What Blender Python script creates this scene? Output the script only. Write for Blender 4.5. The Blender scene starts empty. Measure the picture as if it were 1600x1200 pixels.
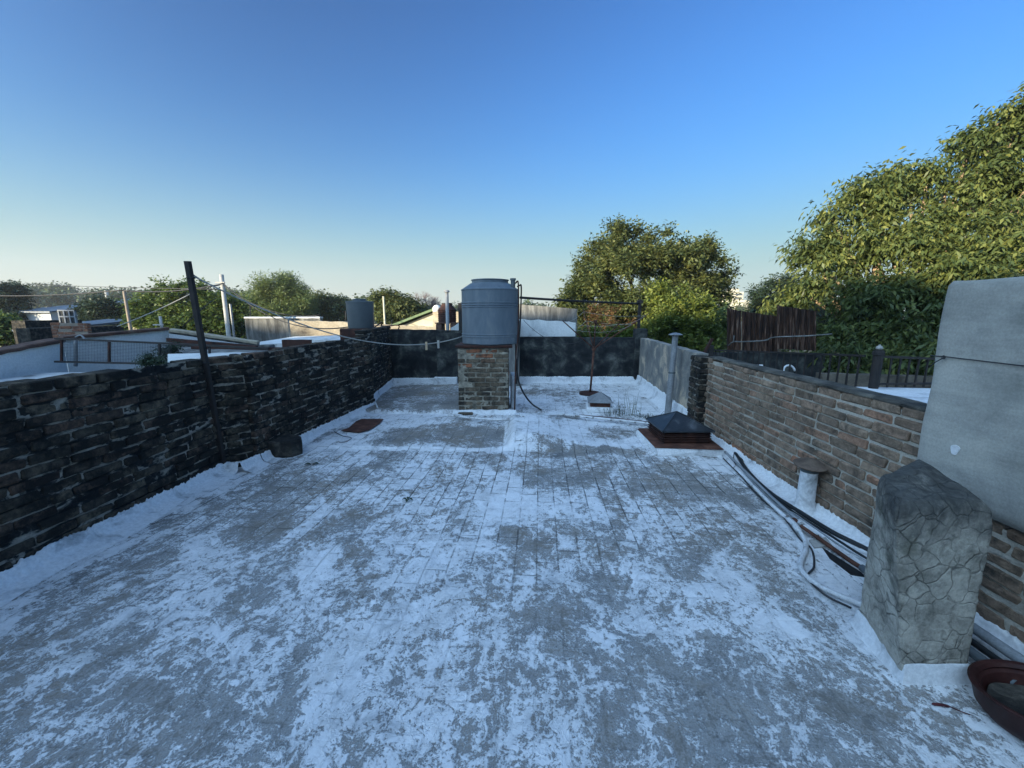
import bpy, math, random
import numpy as np
from mathutils import Vector, Matrix, noise as MN
R = math.radians
S = bpy.context.scene
COL = S.collection
# ------------------------------------------------------------------ camera
F = 630.0; H = 1.55; PITCH = math.atan(110 / F)
cam = bpy.data.objects.new('camera', bpy.data.cameras.new('camera')); COL.objects.link(cam)
cam.data.sensor_width = 36; cam.data.lens = 36 * F / 1600
cam.data.clip_start = 0.05; cam.data.clip_end = 6000
cam.location = (0, 0, H); cam.rotation_euler = (math.pi / 2 - PITCH, 0, 0)
S.camera = cam
# ------------------------------------------------------------------ sky, sun, exposure
SUN_EL = R(9.5); SUN_AZ = R(232)            # clockwise from +Y (low, behind and left of the camera)
w = bpy.data.worlds.new('World'); S.world = w; w.use_nodes = True
nt = w.node_tree; nt.nodes.clear()
sky = nt.nodes.new('ShaderNodeTexSky'); sky.sky_type = 'NISHITA'; sky.sun_disc = False
sky.sun_elevation = SUN_EL; sky.sun_rotation = SUN_AZ
sky.air_density = 1.0; sky.dust_density = 0.6; sky.ozone_density = 1.3; sky.altitude = 0
bg = nt.nodes.new('ShaderNodeBackground'); bg.inputs['Strength'].default_value = 0.10
wo = nt.nodes.new('ShaderNodeOutputWorld')
gm = nt.nodes.new('ShaderNodeGamma'); gm.inputs['Gamma'].default_value = 2.3      # deeper blue, as the camera recorded it
nt.links.new(sky.outputs[0], gm.inputs['Color'])
sep = nt.nodes.new('ShaderNodeSeparateColor'); nt.links.new(gm.outputs[0], sep.inputs[0])
den = nt.nodes.new('ShaderNodeMath'); den.operation = 'MULTIPLY_ADD'; den.inputs[1].default_value = 0.28; den.inputs[2].default_value = 1.40
nt.links.new(sep.outputs[1], den.inputs[0])                       # soft shoulder so the horizon does not clip
dv = nt.nodes.new('ShaderNodeVectorMath'); dv.operation = 'DIVIDE'
nt.links.new(gm.outputs[0], dv.inputs[0]); nt.links.new(den.outputs[0], dv.inputs[1]); 
tn_ = nt.nodes.new('ShaderNodeVectorMath'); tn_.operation = 'MULTIPLY'; tn_.inputs[1].default_value = (0.50, 0.69, 0.77)
nt.links.new(dv.outputs[0], tn_.inputs[0]); 
# broad fill glow added to the unseen sky behind-left, to brighten the roof
tcw = nt.nodes.new('ShaderNodeTexCoord'); dt = nt.nodes.new('ShaderNodeVectorMath'); dt.operation = 'DOT_PRODUCT'; dt.inputs[1].default_value = (-0.48, -0.60, 0.64)
nt.links.new(tcw.outputs['Generated'], dt.inputs[0])
mx_ = nt.nodes.new('ShaderNodeMath'); mx_.operation = 'MAXIMUM'; mx_.inputs[1].default_value = 0.0; nt.links.new(dt.outputs['Value'], mx_.inputs[0])
pw_ = nt.nodes.new('ShaderNodeMath'); pw_.operation = 'POWER'; pw_.inputs[1].default_value = 3.0; nt.links.new(mx_.outputs[0], pw_.inputs[0])
gl = nt.nodes.new('ShaderNodeVectorMath'); gl.operation = 'SCALE'; gl.inputs[0].default_value = (5.2, 7.8, 10.4); nt.links.new(pw_.outputs[0], gl.inputs['Scale'])
ad_ = nt.nodes.new('ShaderNodeVectorMath'); ad_.operation = 'ADD'; 
sx_ = nt.nodes.new('ShaderNodeSeparateXYZ'); nt.links.new(tcw.outputs['Generated'], sx_.inputs[0])
q1 = nt.nodes.new('ShaderNodeMath'); q1.operation = 'MULTIPLY'; nt.links.new(sx_.outputs[2], q1.inputs[0]); nt.links.new(sx_.outputs[2], q1.inputs[1])
q2 = nt.nodes.new('ShaderNodeMath'); q2.operation = 'MULTIPLY'; q2.inputs[1].default_value = -30.0; nt.links.new(q1.outputs[0], q2.inputs[0])
q3 = nt.nodes.new('ShaderNodeMath'); q3.operation = 'EXPONENT'; nt.links.new(q2.outputs[0], q3.inputs[0])
q4 = nt.nodes.new('ShaderNodeMath'); q4.operation = 'MULTIPLY'; q4.inputs[1].default_value = 0.82; nt.links.new(q3.outputs[0], q4.inputs[0])
hz_ = nt.nodes.new('ShaderNodeMix'); hz_.data_type = 'RGBA'; hz_.inputs[7].default_value = (2.15, 2.75, 3.05, 1); nt.links.new(q4.outputs[0], hz_.inputs[0]); nt.links.new(tn_.outputs[0], hz_.inputs[6])
w1 = nt.nodes.new('ShaderNodeMath'); w1.operation = 'MULTIPLY'; w1.inputs[1].default_value = -130.0; nt.links.new(q1.outputs[0], w1.inputs[0])
w2 = nt.nodes.new('ShaderNodeMath'); w2.operation = 'EXPONENT'; nt.links.new(w1.outputs[0], w2.inputs[0])
w3 = nt.nodes.new('ShaderNodeMapRange'); w3.inputs[1].default_value = .6; w3.inputs[2].default_value = -.8; w3.inputs[3].default_value = .15; w3.inputs[4].default_value = .75; nt.links.new(sx_.outputs[0], w3.inputs[0])
w4 = nt.nodes.new('ShaderNodeMath'); w4.operation = 'MULTIPLY'; nt.links.new(w2.outputs[0], w4.inputs[0]); nt.links.new(w3.outputs[0], w4.inputs[1])
wm_ = nt.nodes.new('ShaderNodeMix'); wm_.data_type = 'RGBA'; wm_.inputs[7].default_value = (3.3, 3.15, 2.5, 1); nt.links.new(w4.outputs[0], wm_.inputs[0]); nt.links.new(hz_.outputs[2], wm_.inputs[6])
nt.links.new(wm_.outputs[2], ad_.inputs[0]); nt.links.new(gl.outputs[0], ad_.inputs[1]); nt.links.new(ad_.outputs[0], bg.inputs[0]); nt.links.new(bg.outputs[0], wo.inputs[0])
sl = bpy.data.lights.new('sun', 'SUN'); sl.energy = 5.0; sl.angle = R(0.6); sl.color = (1.0, 0.87, 0.62)
so = bpy.data.objects.new('sun', sl); COL.objects.link(so)
sdir = Vector((math.sin(SUN_AZ) * math.cos(SUN_EL), math.cos(SUN_AZ) * math.cos(SUN_EL), math.sin(SUN_EL)))
so.rotation_euler = sdir.to_track_quat('Z', 'Y').to_euler(); so.location = (-30, -30, 20)
S.view_settings.view_transform = 'Standard'; S.view_settings.look = 'None'
S.view_settings.exposure = 1.38; S.view_settings.gamma = 1
S.render.engine = 'CYCLES'
S.cycles.max_bounces = 6

# ------------------------------------------------------------------ pixel helpers (photo pixels -> places in the world)
cp, sp = math.cos(PITCH), math.sin(PITCH)
def ray(px, py):
    v = (px - 800) / F; q = (600 - py) / F
    return Vector((v, cp + q * sp, -sp + q * cp))
def P(px, py, Y):
    r = ray(px, py); return Vector((0, 0, H)) + r * (Y / r.y)
def G(px, py, z=0.0):
    r = ray(px, py); return Vector((0, 0, H)) + r * ((z - H) / r.z)

# ------------------------------------------------------------------ materials
def newmat(name):
    m = bpy.data.materials.new(name); m.use_nodes = True
    n = m.node_tree; b = n.nodes['Principled BSDF']
    b.inputs['Specular IOR Level'].default_value = 0.3
    return m, n, b
def N(n, t, **k):
    x = n.nodes.new(t)
    for a, v in k.items():
        if a in x.inputs.keys(): x.inputs[a].default_value = v
        else: setattr(x, a, v)
    return x
def ramp(n, src, stops, interp='LINEAR'):
    r = n.nodes.new('ShaderNodeValToRGB'); cr = r.color_ramp; cr.interpolation = interp
    while len(cr.elements) < len(stops): cr.elements.new(0.5)
    for e, (p, c) in zip(cr.elements, stops):
        e.position = p; e.color = (c[0], c[1], c[2], 1) if hasattr(c, '__len__') else (c, c, c, 1)
    n.links.new(src, r.inputs[0]); return r.outputs[0]
def mixc(n, f, a, b, mode='MIX'):
    m = n.nodes.new('ShaderNodeMix'); m.data_type = 'RGBA'; m.blend_type = mode
    for i, s in ((0, f), (6, a), (7, b)):
        if hasattr(s, 'links') or hasattr(s, 'is_linked'): n.links.new(s, m.inputs[i])
        else:
            m.inputs[i].default_value = s if i == 0 else (s[0], s[1], s[2], 1)
    return m.outputs[2]
def mth(n, op, a, b=None, c=None):
    m = n.nodes.new('ShaderNodeMath'); m.operation = op
    for i, s in enumerate((a, b, c)):
        if s is None: continue
        if hasattr(s, 'is_linked'): n.links.new(s, m.inputs[i])
        else: m.inputs[i].default_value = s
    return m.outputs[0]
def noi(n, scale, detail=6, rough=.6, dist=0, co=None, out=0):
    x = N(n, 'ShaderNodeTexNoise', Scale=scale, Detail=detail, Roughness=rough, Distortion=dist)
    if co is not None: n.links.new(co, x.inputs['Vector'])
    return x.outputs[out]
def objco(n, scale=(1, 1, 1), rot=(0, 0, 0)):
    t = n.nodes.new('ShaderNodeTexCoord'); m = n.nodes.new('ShaderNodeMapping')
    m.inputs['Scale'].default_value = scale; m.inputs['Rotation'].default_value = rot
    n.links.new(t.outputs['Object'], m.inputs[0]); return m.outputs[0]
def bump(n, b, h, strength=.4, dist=.01):
    x = N(n, 'ShaderNodeBump', Strength=strength, Distance=dist)
    n.links.new(h, x.inputs['Height']); n.links.new(x.outputs[0], b.inputs['Normal'])
def mat(name, stops, scale=4, detail=8, rough=.85, dist=.3, bs=40, bst=.35, bd=.006, sc=(1, 1, 1), metal=0, spec=.3, fine=.25):
    m, n, b = newmat(name); co = objco(n, sc)
    f = noi(n, scale, detail, .62, dist, co)
    c = ramp(n, f, stops)
    f2 = noi(n, bs * 1.7, 4, .6, 0, co)
    k = ramp(n, f2, [(.3, 1 - fine), (.7, 1 + fine * .3)])
    c = mixc(n, 1.0, c, k, 'MULTIPLY')
    n.links.new(c, b.inputs['Base Color'])
    b.inputs['Roughness'].default_value = rough; b.inputs['Metallic'].default_value = metal
    b.inputs['Specular IOR Level'].default_value = spec
    h = mth(n, 'ADD', noi(n, bs, 6, .65, .2, co), mth(n, 'MULTIPLY', f, 1.5))
    bump(n, b, h, bst, bd)
    return m
def leafmat(name, a, b_, c_, trans=.35):
    m, n, b = newmat(name)
    at = N(n, 'ShaderNodeAttribute', attribute_name='rnd')
    co = objco(n)
    k = mth(n, 'ADD', mth(n, 'MULTIPLY', at.outputs['Fac'], .6), mth(n, 'MULTIPLY', noi(n, .9, 2, .5, 0, co), .4))
    c = ramp(n, k, [(.15, a), (.5, b_), (.85, c_)])
    n.links.new(c, b.inputs['Base Color']); b.inputs['Roughness'].default_value = .5
    b.inputs['Specular IOR Level'].default_value = .35
    tr = n.nodes.new('ShaderNodeBsdfTranslucent'); n.links.new(c, tr.inputs[0])
    mx = n.nodes.new('ShaderNodeMixShader'); mx.inputs[0].default_value = trans
    n.links.new(b.outputs[0], mx.inputs[1]); n.links.new(tr.outputs[0], mx.inputs[2])
    n.links.new(mx.outputs[0], n.nodes['Material Output'].inputs[0])
    return m
def brickmat(name, cols, soot=None, sootamt=.5, bst=.6):
    m, n, b = newmat(name); co = objco(n)
    at = N(n, 'ShaderNodeAttribute', attribute_name='rnd')
    c = ramp(n, at.outputs['Fac'], [(i / (len(cols) - 1), x) for i, x in enumerate(cols)])
    f = noi(n, 14, 8, .7, .5, co)
    c = mixc(n, 1.0, c, ramp(n, f, [(.3, .42), (.5, .95), (.7, 1.6)]), 'MULTIPLY')
    pit = ramp(n, noi(n, 60, 5, .7, .2, co), [(.30, .45), (.42, 1), (.68, 1), (.78, 1.45)])
    c = mixc(n, 1.0, c, pit, 'MULTIPLY')
    if soot:
        s = mth(n, 'ADD', mth(n, 'MULTIPLY', noi(n, 4.5, 8, .7, .3, co), 1.0), mth(n, 'MULTIPLY', noi(n, 25, 5, .7, 0, co), .35))
        s = ramp(n, s, [(sootamt, 0), (sootamt + .16, .9)])
        c = mixc(n, s, c, soot)
    n.links.new(c, b.inputs['Base Color']); b.inputs['Roughness'].default_value = .93
    b.inputs['Specular IOR Level'].default_value = .2
    bump(n, b, noi(n, 38, 9, .75, .3, co), bst, .022)
    return m

M = {}
M['brick_dark'] = brickmat('sooty_brick', [(.06, .052, .040), (.10, .080, .058), (.155, .125, .088), (.085, .065, .048), (.14, .09, .065)], (.011, .012, .012), .555)
M['mortar_dark'] = mat('sooty_mortar', [(.42, (.010, .011, .012)), (.49, (.026, .027, .026)), (.55, (.27, .25, .21)), (.72, (.46, .42, .35))], 5, 10, .95, .5, 70, .7, .01, sc=(1, 1, 2.6))
M['brick_right'] = brickmat('weathered_brick', [(.20, .148, .108), (.25, .182, .13), (.31, .225, .16), (.22, .155, .112), (.27, .195, .14), (.34, .17, .105)], (.060, .055, .047), .70)
M['mortar_right'] = mat('grey_mortar', [(.3, (.34, .31, .26)), (.45, (.48, .44, .37)), (.7, (.58, .53, .45))], 8, 8, .95, .4, 60, .6, .008)
M['brick_pillar'] = brickmat('pillar_brick', [(.10, .075, .05), (.15, .115, .08), (.17, .13, .09), (.13, .10, .07), (.32, .13, .07)], (.035, .032, .028), .62)
M['mortar_pillar'] = mat('pillar_mortar', [(.35, (.08, .075, .06)), (.48, (.25, .22, .17)), (.65, (.42, .37, .29))], 9, 8, .95, .4, 60, .6, .008)
M['orange_brick'] = brickmat('orange_brick', [(.22, .10, .06), (.27, .13, .08), (.19, .09, .065)])
M['mortar_orange'] = mat('orange_mortar', [(.3, (.25, .2, .16)), (.7, (.36, .3, .24))])
M['white'] = mat('white_roof_paint', [(.30, (.26, .27, .27)), (.38, (.52, .53, .54)), (.46, (.74, .75, .76)), (.8, (.84, .85, .86))], 4.5, 12, .8, .5, 30, .6, .012, fine=.2)
M['white_wall'] = mat('stained_whitewash', [(.30, (.20, .21, .21)), (.40, (.55, .56, .56)), (.55, (.70, .71, .70)), (.8, (.74, .74, .72))], 1.5, 10, .85, .8, 25, .4, .01, fine=.15)
M['black_wall'] = mat('blackened_render', [(.35, (.010, .011, .013)), (.48, (.022, .024, .025)), (.57, (.055, .058, .054)), (.68, (.15, .15, .13))], 3.2, 12, .95, .25, 40, .5, .01)
M['grey_render'] = mat('grey_render', [(.3, (.13, .125, .115)), (.45, (.21, .205, .19)), (.54, (.29, .27, .235)), (.62, (.56, .45, .33))], 2.8, 8, .92, .5, 35, .4, .008)  # warm top stop stands in for sun patches, in a stain colour
M['warm_render'] = mat('pale_weathered_render', [(.33, (.16, .13, .10)), (.42, (.36, .30, .22)), (.6, (.48, .41, .30)), (.75, (.56, .5, .4))], 1.2, 10, .92, .8, 12, .4, .02)
M['streak'] = mat('streaked_cement', [(.35, (.07, .07, .068)), (.5, (.15, .15, .145)), (.62, (.24, .235, .22)), (.75, (.42, .42, .40))], 3, 8, .92, .4, 20, .4, .01, sc=(2.2, 2.2, .35))
M['coping'] = mat('mossy_cement_coping', [(.35, (.035, .033, .028)), (.5, (.08, .074, .062)), (.65, (.17, .155, .125))], 6, 8, .95, .5, 45, .6, .012)
M['weathered_rust'] = mat('greyish_weathered_rust', [(.3, (.07, .05, .04)), (.5, (.15, .11, .085)), (.7, (.22, .16, .12))], 9, 8, .9, .4, 50, .5, .004)
M['fence_iron'] = mat('dark_corrugated_iron', [(.35, (.018, .013, .012)), (.48, (.045, .026, .019)), (.57, (.10, .05, .033)), (.68, (.24, .18, .14))], 5, 8, .9, .3, 40, .4, .004, sc=(5, 5, .5))
M['dim_wall'] = mat('dim_beige_render', [(.35, (.06, .05, .04)), (.5, (.14, .12, .095)), (.7, (.22, .19, .15))], 1.6, 8, .95, .6, 20, .4, .01)
M['soil'] = mat('dry_soil', [(.3, (.04, .05, .025)), (.6, (.10, .09, .06))], 2, 6)
M['dark_metal'] = mat('dark_iron', [(.3, (.012, .011, .011)), (.6, (.030, .024, .022)), (.8, (.07, .04, .03))], 9, 6, .7, .3, 60, .3, .002, spec=.4)
M['rust'] = mat('rusty_iron', [(.3, (.045, .022, .016)), (.5, (.10, .042, .028)), (.7, (.19, .09, .06))], 8, 8, .85, .3, 60, .5, .003)
M['rust_dark'] = mat('dark_rusty_iron', [(.3, (.022, .012, .011)), (.55, (.06, .024, .017)), (.75, (.12, .05, .035))], 8, 8, .8, .3, 60, .5, .003)
M['rust_red'] = mat('red_brown_enamel', [(.3, (.018, .007, .007)), (.6, (.045, .013, .011)), (.8, (.10, .04, .03))], 7, 8, .55, .3, 60, .3, .002)
M['zinc'] = mat('dull_galvanised_sheet', [(.3, (.20, .21, .22)), (.6, (.30, .31, .32)), (.8, (.36, .36, .36))], 6, 5, .55, .3, 40, .15, .002, metal=.25)
M['darksheet'] = mat('dark_glossy_sheet', [(.35, (.014, .018, .022)), (.55, (.03, .036, .042)), (.75, (.14, .15, .16))], 5, 8, .38, .4, 40, .25, .004, spec=.5)
M['plastic'] = mat('grey_plastic', [(.3, (.10, .128, .155)), (.5, (.125, .155, .185)), (.68, (.175, .20, .215))], 4.5, 9, .55, .4, 80, .08, .001, sc=(1.6, 1.6, .6), spec=.4, fine=.10)
M['plastic_dark'] = mat('dull_grey_plastic', [(.3, (.085, .10, .11)), (.7, (.13, .15, .16))], 2, 5, .5, .2, 60, .08, .002, fine=.1)
M['pvc_white'] = mat('white_painted_pipe', [(.36, (.16, .15, .14)), (.44, (.6, .61, .62)), (.7, (.78, .79, .8))], 12, 8, .5, .4, 60, .2, .002, spec=.45)
M['pvc_grey'] = mat('grey_pvc', [(.3, (.22, .24, .26)), (.7, (.34, .36, .38))], 8, 6, .5, .3, 60, .2, .002)
M['black'] = mat('black_rubber', [(.3, (.010, .011, .012)), (.7, (.022, .024, .026))], 8, 4, .45, .2, 60, .15, .002, spec=.45)
M['rope'] = mat('pale_rope', [(.3, (.3, .3, .28)), (.7, (.5, .48, .44))], 60)
M['wire'] = mat('dark_cable', [(.3, (.03, .032, .036)), (.7, (.06, .06, .065))], 10)
M['bark'] = mat('bark', [(.3, (.045, .035, .025)), (.7, (.12, .095, .07))], 6, 8, .95, .4, 40, .8, .02)
M['pale_twig'] = mat('pale_twig', [(.3, (.26, .19, .12)), (.7, (.36, .27, .18))], 6)
M['grey_twig'] = mat('grey_purple_twig', [(.3, (.16, .12, .12)), (.7, (.26, .21, .2))], 6)
M['wood_pole'] = mat('weathered_pole', [(.3, (.22, .17, .13)), (.7, (.36, .29, .22))], 6, sc=(3, 3, .4))
M['concrete_pole'] = mat('pale_concrete', [(.3, (.34, .33, .31)), (.7, (.5, .48, .44))], 4)
M['cream'] = mat('cream_paint', [(.3, (.50, .46, .34)), (.7, (.66, .60, .46))], 2)
M['green_metal'] = mat('green_painted_sheet', [(.3, (.13, .19, .10)), (.7, (.2, .27, .15))], 2)
M['grey_sheet'] = mat('grey_roof_sheet', [(.3, (.17, .19, .22)), (.7, (.30, .33, .37))], 1.5, 6, .6)
M['pale_sheet'] = mat('pale_roof_sheet', [(.3, (.38, .40, .43)), (.7, (.52, .55, .58))], .7, 6, .6)
M['glass'] = mat('dark_glass', [(.3, (.02, .025, .03)), (.7, (.05, .06, .07))], 2, 2, .15, .1, 10, .02, .001, spec=.5)
M['terracotta'] = mat('terracotta_coping', [(.3, (.07, .04, .032)), (.55, (.13, .07, .05)), (.75, (.22, .17, .13))], 6, 8)
M['tower'] = mat('tower_render', [(.3, (.60, .54, .40)), (.7, (.74, .67, .52))], .3)
M['pin_wood'] = mat('peg_wood', [(.3, (.5, .36, .22)), (.7, (.6, .46, .3))], 30)
M['stick'] = mat('dark_red_dry_leaf', [(.3, (.05, .015, .02)), (.7, (.12, .03, .03))], 20)
# leaves
M['leaf_right'] = leafmat('long_olive_leaves', (.030, .052, .020), (.090, .120, .036), (.25, .26, .070), .35)
M['leaf_mid'] = leafmat('olive_leaves', (.038, .060, .024), (.098, .122, .042), (.215, .215, .065), .35)
M['leaf_bright'] = leafmat('bright_leaves', (.06, .09, .025), (.14, .18, .04), (.26, .28, .06), .4)
M['leaf_pale'] = leafmat('pale_fine_leaves', (.09, .13, .045), (.16, .21, .07), (.24, .28, .10), .35)
M['leaf_dark'] = leafmat('dark_leaves', (.020, .036, .020), (.035, .058, .030), (.06, .085, .04), .25)
M['leaf_left'] = leafmat('sunny_leaves', (.05, .085, .022), (.10, .15, .035), (.19, .23, .06), .35)
M['leaf_red'] = leafmat('russet_leaves', (.07, .055, .025), (.13, .065, .03), (.15, .14, .05), .3)
M['leaf_far'] = leafmat('far_wood_leaves', (.04, .065, .03), (.075, .105, .045), (.13, .16, .06), .2)
M['grassy'] = leafmat('grassy_leaves', (.07, .11, .02), (.12, .17, .03), (.2, .24, .05), .35)

# cracked cement of the chimney
def chimney_mat():
    m, n, b = newmat('cracked_cement'); co = objco(n)
    big = noi(n, 4, 6, .6, .3, co)
    base = ramp(n, noi(n, 9, 8, .65, .3, co), [(.3, (.27, .25, .21)), (.45, (.42, .39, .33)), (.7, (.56, .52, .44))])
    wv = mixc(n, .10, co, noi(n, 6, 3, .5, 0, co, 1))
    v = N(n, 'ShaderNodeTexVoronoi', feature='DISTANCE_TO_EDGE', Scale=14.0); n.links.new(wv, v.inputs['Vector'])
    crack = ramp(n, v.outputs[0], [(.0, 1), (.02, .7), (.05, 0)])
    cm = mth(n, 'MULTIPLY', ramp(n, noi(n, 4.3, 5, .6, .2, co), [(.36, 0), (.54, 1)]), ramp(n, noi(n, 22, 5, .6, 0, co), [(.32, .35), (.55, 1)]))
    crk = mth(n, 'MULTIPLY', crack, cm)
    base = mixc(n, ramp(n, noi(n, 6, 10, .75, .2, co), [(.47, 0), (.64, .8)]), base, (.085, .085, .07))
    tint_ = N(n, 'ShaderNodeTexVoronoi', Scale=14.0); n.links.new(wv, tint_.inputs['Vector'])
    base = mixc(n, .38, base, ramp(n, tint_.outputs['Color'], [(.1, .72), (.9, 1.25)]), 'MULTIPLY')
    c = mixc(n, mth(n, 'MULTIPLY', crk, .6), base, (.035, .035, .032))
    sx = n.nodes.new('ShaderNodeSeparateXYZ'); n.links.new(co, sx.inputs[0])
    s = mth(n, 'ADD', sx.outputs[2], mth(n, 'MULTIPLY', mth(n, 'SUBTRACT', noi(n, 5, 8, .7, .6, co), .5), .55))
    c = mixc(n, ramp(n, s, [(.62, 0), (.80, .9)]), c, ramp(n, noi(n, 16, 8, .75, .6, co), [(.3, (.018, .02, .021)), (.55, (.055, .057, .056)), (.72, (.14, .14, .13))]))
    g = mth(n, 'MULTIPLY', ramp(n, noi(n, 3.1, 5, .6, 0, co), [(.60, 0), (.68, 1)]), .5)
    c = mixc(n, g, c, (.05, .055, .025))
    sp2 = ramp(n, noi(n, 60, 5, .7, 0, co), [(.3, .75), (.7, 1.1)])
    c = mixc(n, 1.0, c, sp2, 'MULTIPLY')
    n.links.new(c, b.inputs['Base Color']); b.inputs['Roughness'].default_value = .93
    h = mth(n, 'SUBTRACT', mth(n, 'ADD', noi(n, 40, 8, .7, 0, co), mth(n, 'MULTIPLY', big, 2)), mth(n, 'MULTIPLY', crk, 1.2))
    bump(n, b, h, .6, .012)
    return m
M['chimney'] = chimney_mat()
def slab_mat():
    m, n, b = newmat('smooth_grey_cement'); co = objco(n, (1, 1, 1))
    cs = objco(n, (.6, .6, 5), (0, R(12), 0))
    f = mth(n, 'ADD', mth(n, 'MULTIPLY', noi(n, 2.2, 8, .6, .5, co), .6), mth(n, 'MULTIPLY', noi(n, 3, 6, .6, .3, cs), .4))
    c = ramp(n, f, [(.36, (.25, .25, .225)), (.5, (.37, .36, .325)), (.60, (.46, .445, .395))])
    c = mixc(n, 1.0, c, ramp(n, noi(n, 90, 4, .7, 0, co), [(.3, .82), (.6, 1.02), (.8, 1.2)]), 'MULTIPLY')
    n.links.new(c, b.inputs['Base Color']); b.inputs['Roughness'].default_value = .85
    bump(n, b, mth(n, 'ADD', noi(n, 60, 6, .6, 0, co), mth(n, 'MULTIPLY', noi(n, 3, 6, .6, .3, cs), 2)), .3, .006)
    return m
M['slab'] = slab_mat()
def floor_mat():
    m, n, b = newmat('worn_white_roof_coating'); co = objco(n)
    at = N(n, 'ShaderNodeAttribute', attribute_name='wear')
    tn = N(n, 'ShaderNodeAttribute', attribute_name='tone')
    cd = mixc(n, .10, co, noi(n, 3, 4, .6, 0, co, 1))            # slightly warped coordinates
    # swirled brush strokes
    cs = objco(n, (1.0, .75, 1), (0, 0, R(-22)))
    n1 = noi(n, 1.5, 12, .68, .9, cs)
    n2 = noi(n, 6.5, 12, .74, 1.6, cs)
    n3 = noi(n, 34, 8, .75, .8, co)
    n4 = noi(n, 130, 4, .7, 0, co)
    v = N(n, 'ShaderNodeTexVoronoi', feature='DISTANCE_TO_EDGE', Scale=5.5)
    n.links.new(mixc(n, .35, co, noi(n, 4, 6, .7, .5, co, 1)), v.inputs['Vector'])
    ridge = ramp(n, v.outputs[0], [(0, 1), (.02, .4), (.05, 0)])
    s = mth(n, 'MULTIPLY', mth(n, 'SUBTRACT', n1, .5), 2.3)
    s = mth(n, 'ADD', s, mth(n, 'MULTIPLY', mth(n, 'SUBTRACT', n2, .5), 1.9))
    s = mth(n, 'ADD', s, mth(n, 'MULTIPLY', mth(n, 'SUBTRACT', n3, .5), 1.7))
    s = mth(n, 'ADD', s, mth(n, 'MULTIPLY', mth(n, 'SUBTRACT', n4, .5), .8))
    s = mth(n, 'ADD', s, mth(n, 'MULTIPLY', ridge, mth(n, 'MULTIPLY', noi(n, 2.5, 3, .5, 0, co), .75)))
    s = mth(n, 'ADD', s, at.outputs['Fac'])
    # tile joints
    bt = N(n, 'ShaderNodeTexBrick'); bt.inputs['Scale'].default_value = 1
    bt.inputs['Brick Width'].default_value = .27; bt.inputs['Row Height'].default_value = .135
    bt.inputs['Mortar Size'].default_value = .006; bt.inputs['Mortar Smooth'].default_value = .4
    bt.inputs['Color1'].default_value = (0, 0, 0, 1); bt.inputs['Color2'].default_value = (1, 1, 1, 1); bt.inputs['Mortar'].default_value = (.5, .5, .5, 1)
    mp = objco(n, (1, 1, 1), (0, 0, R(94)))
    n.links.new(mixc(n, .012, mp, noi(n, 5, 4, .6, 0, co, 1)), bt.inputs['Vector'])
    joint = mth(n, 'MULTIPLY', bt.outputs['Fac'], ramp(n, noi(n, 3.6, 8, .75, .5, co), [(.45, 0), (.58, 1)]))
    joint = mth(n, 'MULTIPLY', joint, tn.outputs['Fac'])
    s = mth(n, 'SUBTRACT', s, mth(n, 'MULTIPLY', mth(n, 'MULTIPLY', bt.outputs['Fac'], tn.outputs['Fac']), .16))
    s = mth(n, 'ADD', s, mth(n, 'MULTIPLY', mth(n, 'MULTIPLY', mth(n, 'SUBTRACT', bt.outputs['Color'], .5), tn.outputs['Fac']), .14))
    thick = ramp(n, s, [(.45, 0), (.60, 1)])
    thin = ramp(n, s, [(.12, 0), (.62, 1)])
    grey = ramp(n, noi(n, 3.5, 9, .7, .6, co), [(.3, (.15, .152, .152)), (.5, (.215, .21, .20)), (.7, (.29, .275, .25))])
    tile = ramp(n, bt.outputs['Color'], [(0, .88), (1, 1.1)])
    grey = mixc(n, mth(n, 'MULTIPLY', tn.outputs['Fac'], .8), grey, tile, 'MULTIPLY')
    grey = mixc(n, 1.0, grey, ramp(n, n4, [(.3, .72), (.7, 1.25)]), 'MULTIPLY')
    white = ramp(n, noi(n, 7, 9, .7, .8, co), [(.32, (.50, .515, .53)), (.45, (.72, .73, .74)), (.65, (.84, .85, .86))])
    stain = ramp(n, noi(n, 1.1, 9, .65, .7, co), [(.46, 0), (.60, 1)])
    grey = mixc(n, mth(n, 'MULTIPLY', stain, .85), grey, (.205, .175, .14))
    c = mixc(n, mth(n, 'MULTIPLY', thin, .42), grey, white)
    c = mixc(n, thick, c, white)
    c = mixc(n, mth(n, 'MULTIPLY', ramp(n, noi(n, 2.1, 10, .7, .5, co), [(.52, 0), (.68, 1)]), .30), c, (.30, .275, .235))
    dots = ramp(n, noi(n, 55, 3, .6, 0, co), [(.66, 0), (.70, 1)])
    c = mixc(n, mth(n, 'MULTIPLY', dots, .55), c, (.07, .075, .08))
    cv = N(n, 'ShaderNodeTexVoronoi', feature='DISTANCE_TO_EDGE', Scale=2.3); n.links.new(mixc(n, .25, co, noi(n, 5, 10, .75, .3, co, 1)), cv.inputs['Vector'])
    crk = mth(n, 'MULTIPLY', ramp(n, cv.outputs[0], [(0, 1), (.004, .8), (.011, 0)]), ramp(n, noi(n, 1.7, 5, .6, 0, co), [(.50, 0), (.60, 1)]))
    c = mixc(n, mth(n, 'MULTIPLY', crk, .7), c, (.06, .062, .065))
    edge = ramp(n, s, [(.42, 0), (.47, 1), (.53, 0)])
    c = mixc(n, mth(n, 'MULTIPLY', edge, .40), c, (.06, .065, .07))
    c = mixc(n, mth(n, 'MULTIPLY', joint, .8), c, (.04, .042, .045))
    n.links.new(c, b.inputs['Base Color'])
    n.links.new(ramp(n, thick, [(0, .88), (1, .6)]), b.inputs['Roughness'])
    b.inputs['Specular IOR Level'].default_value = .3
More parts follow.
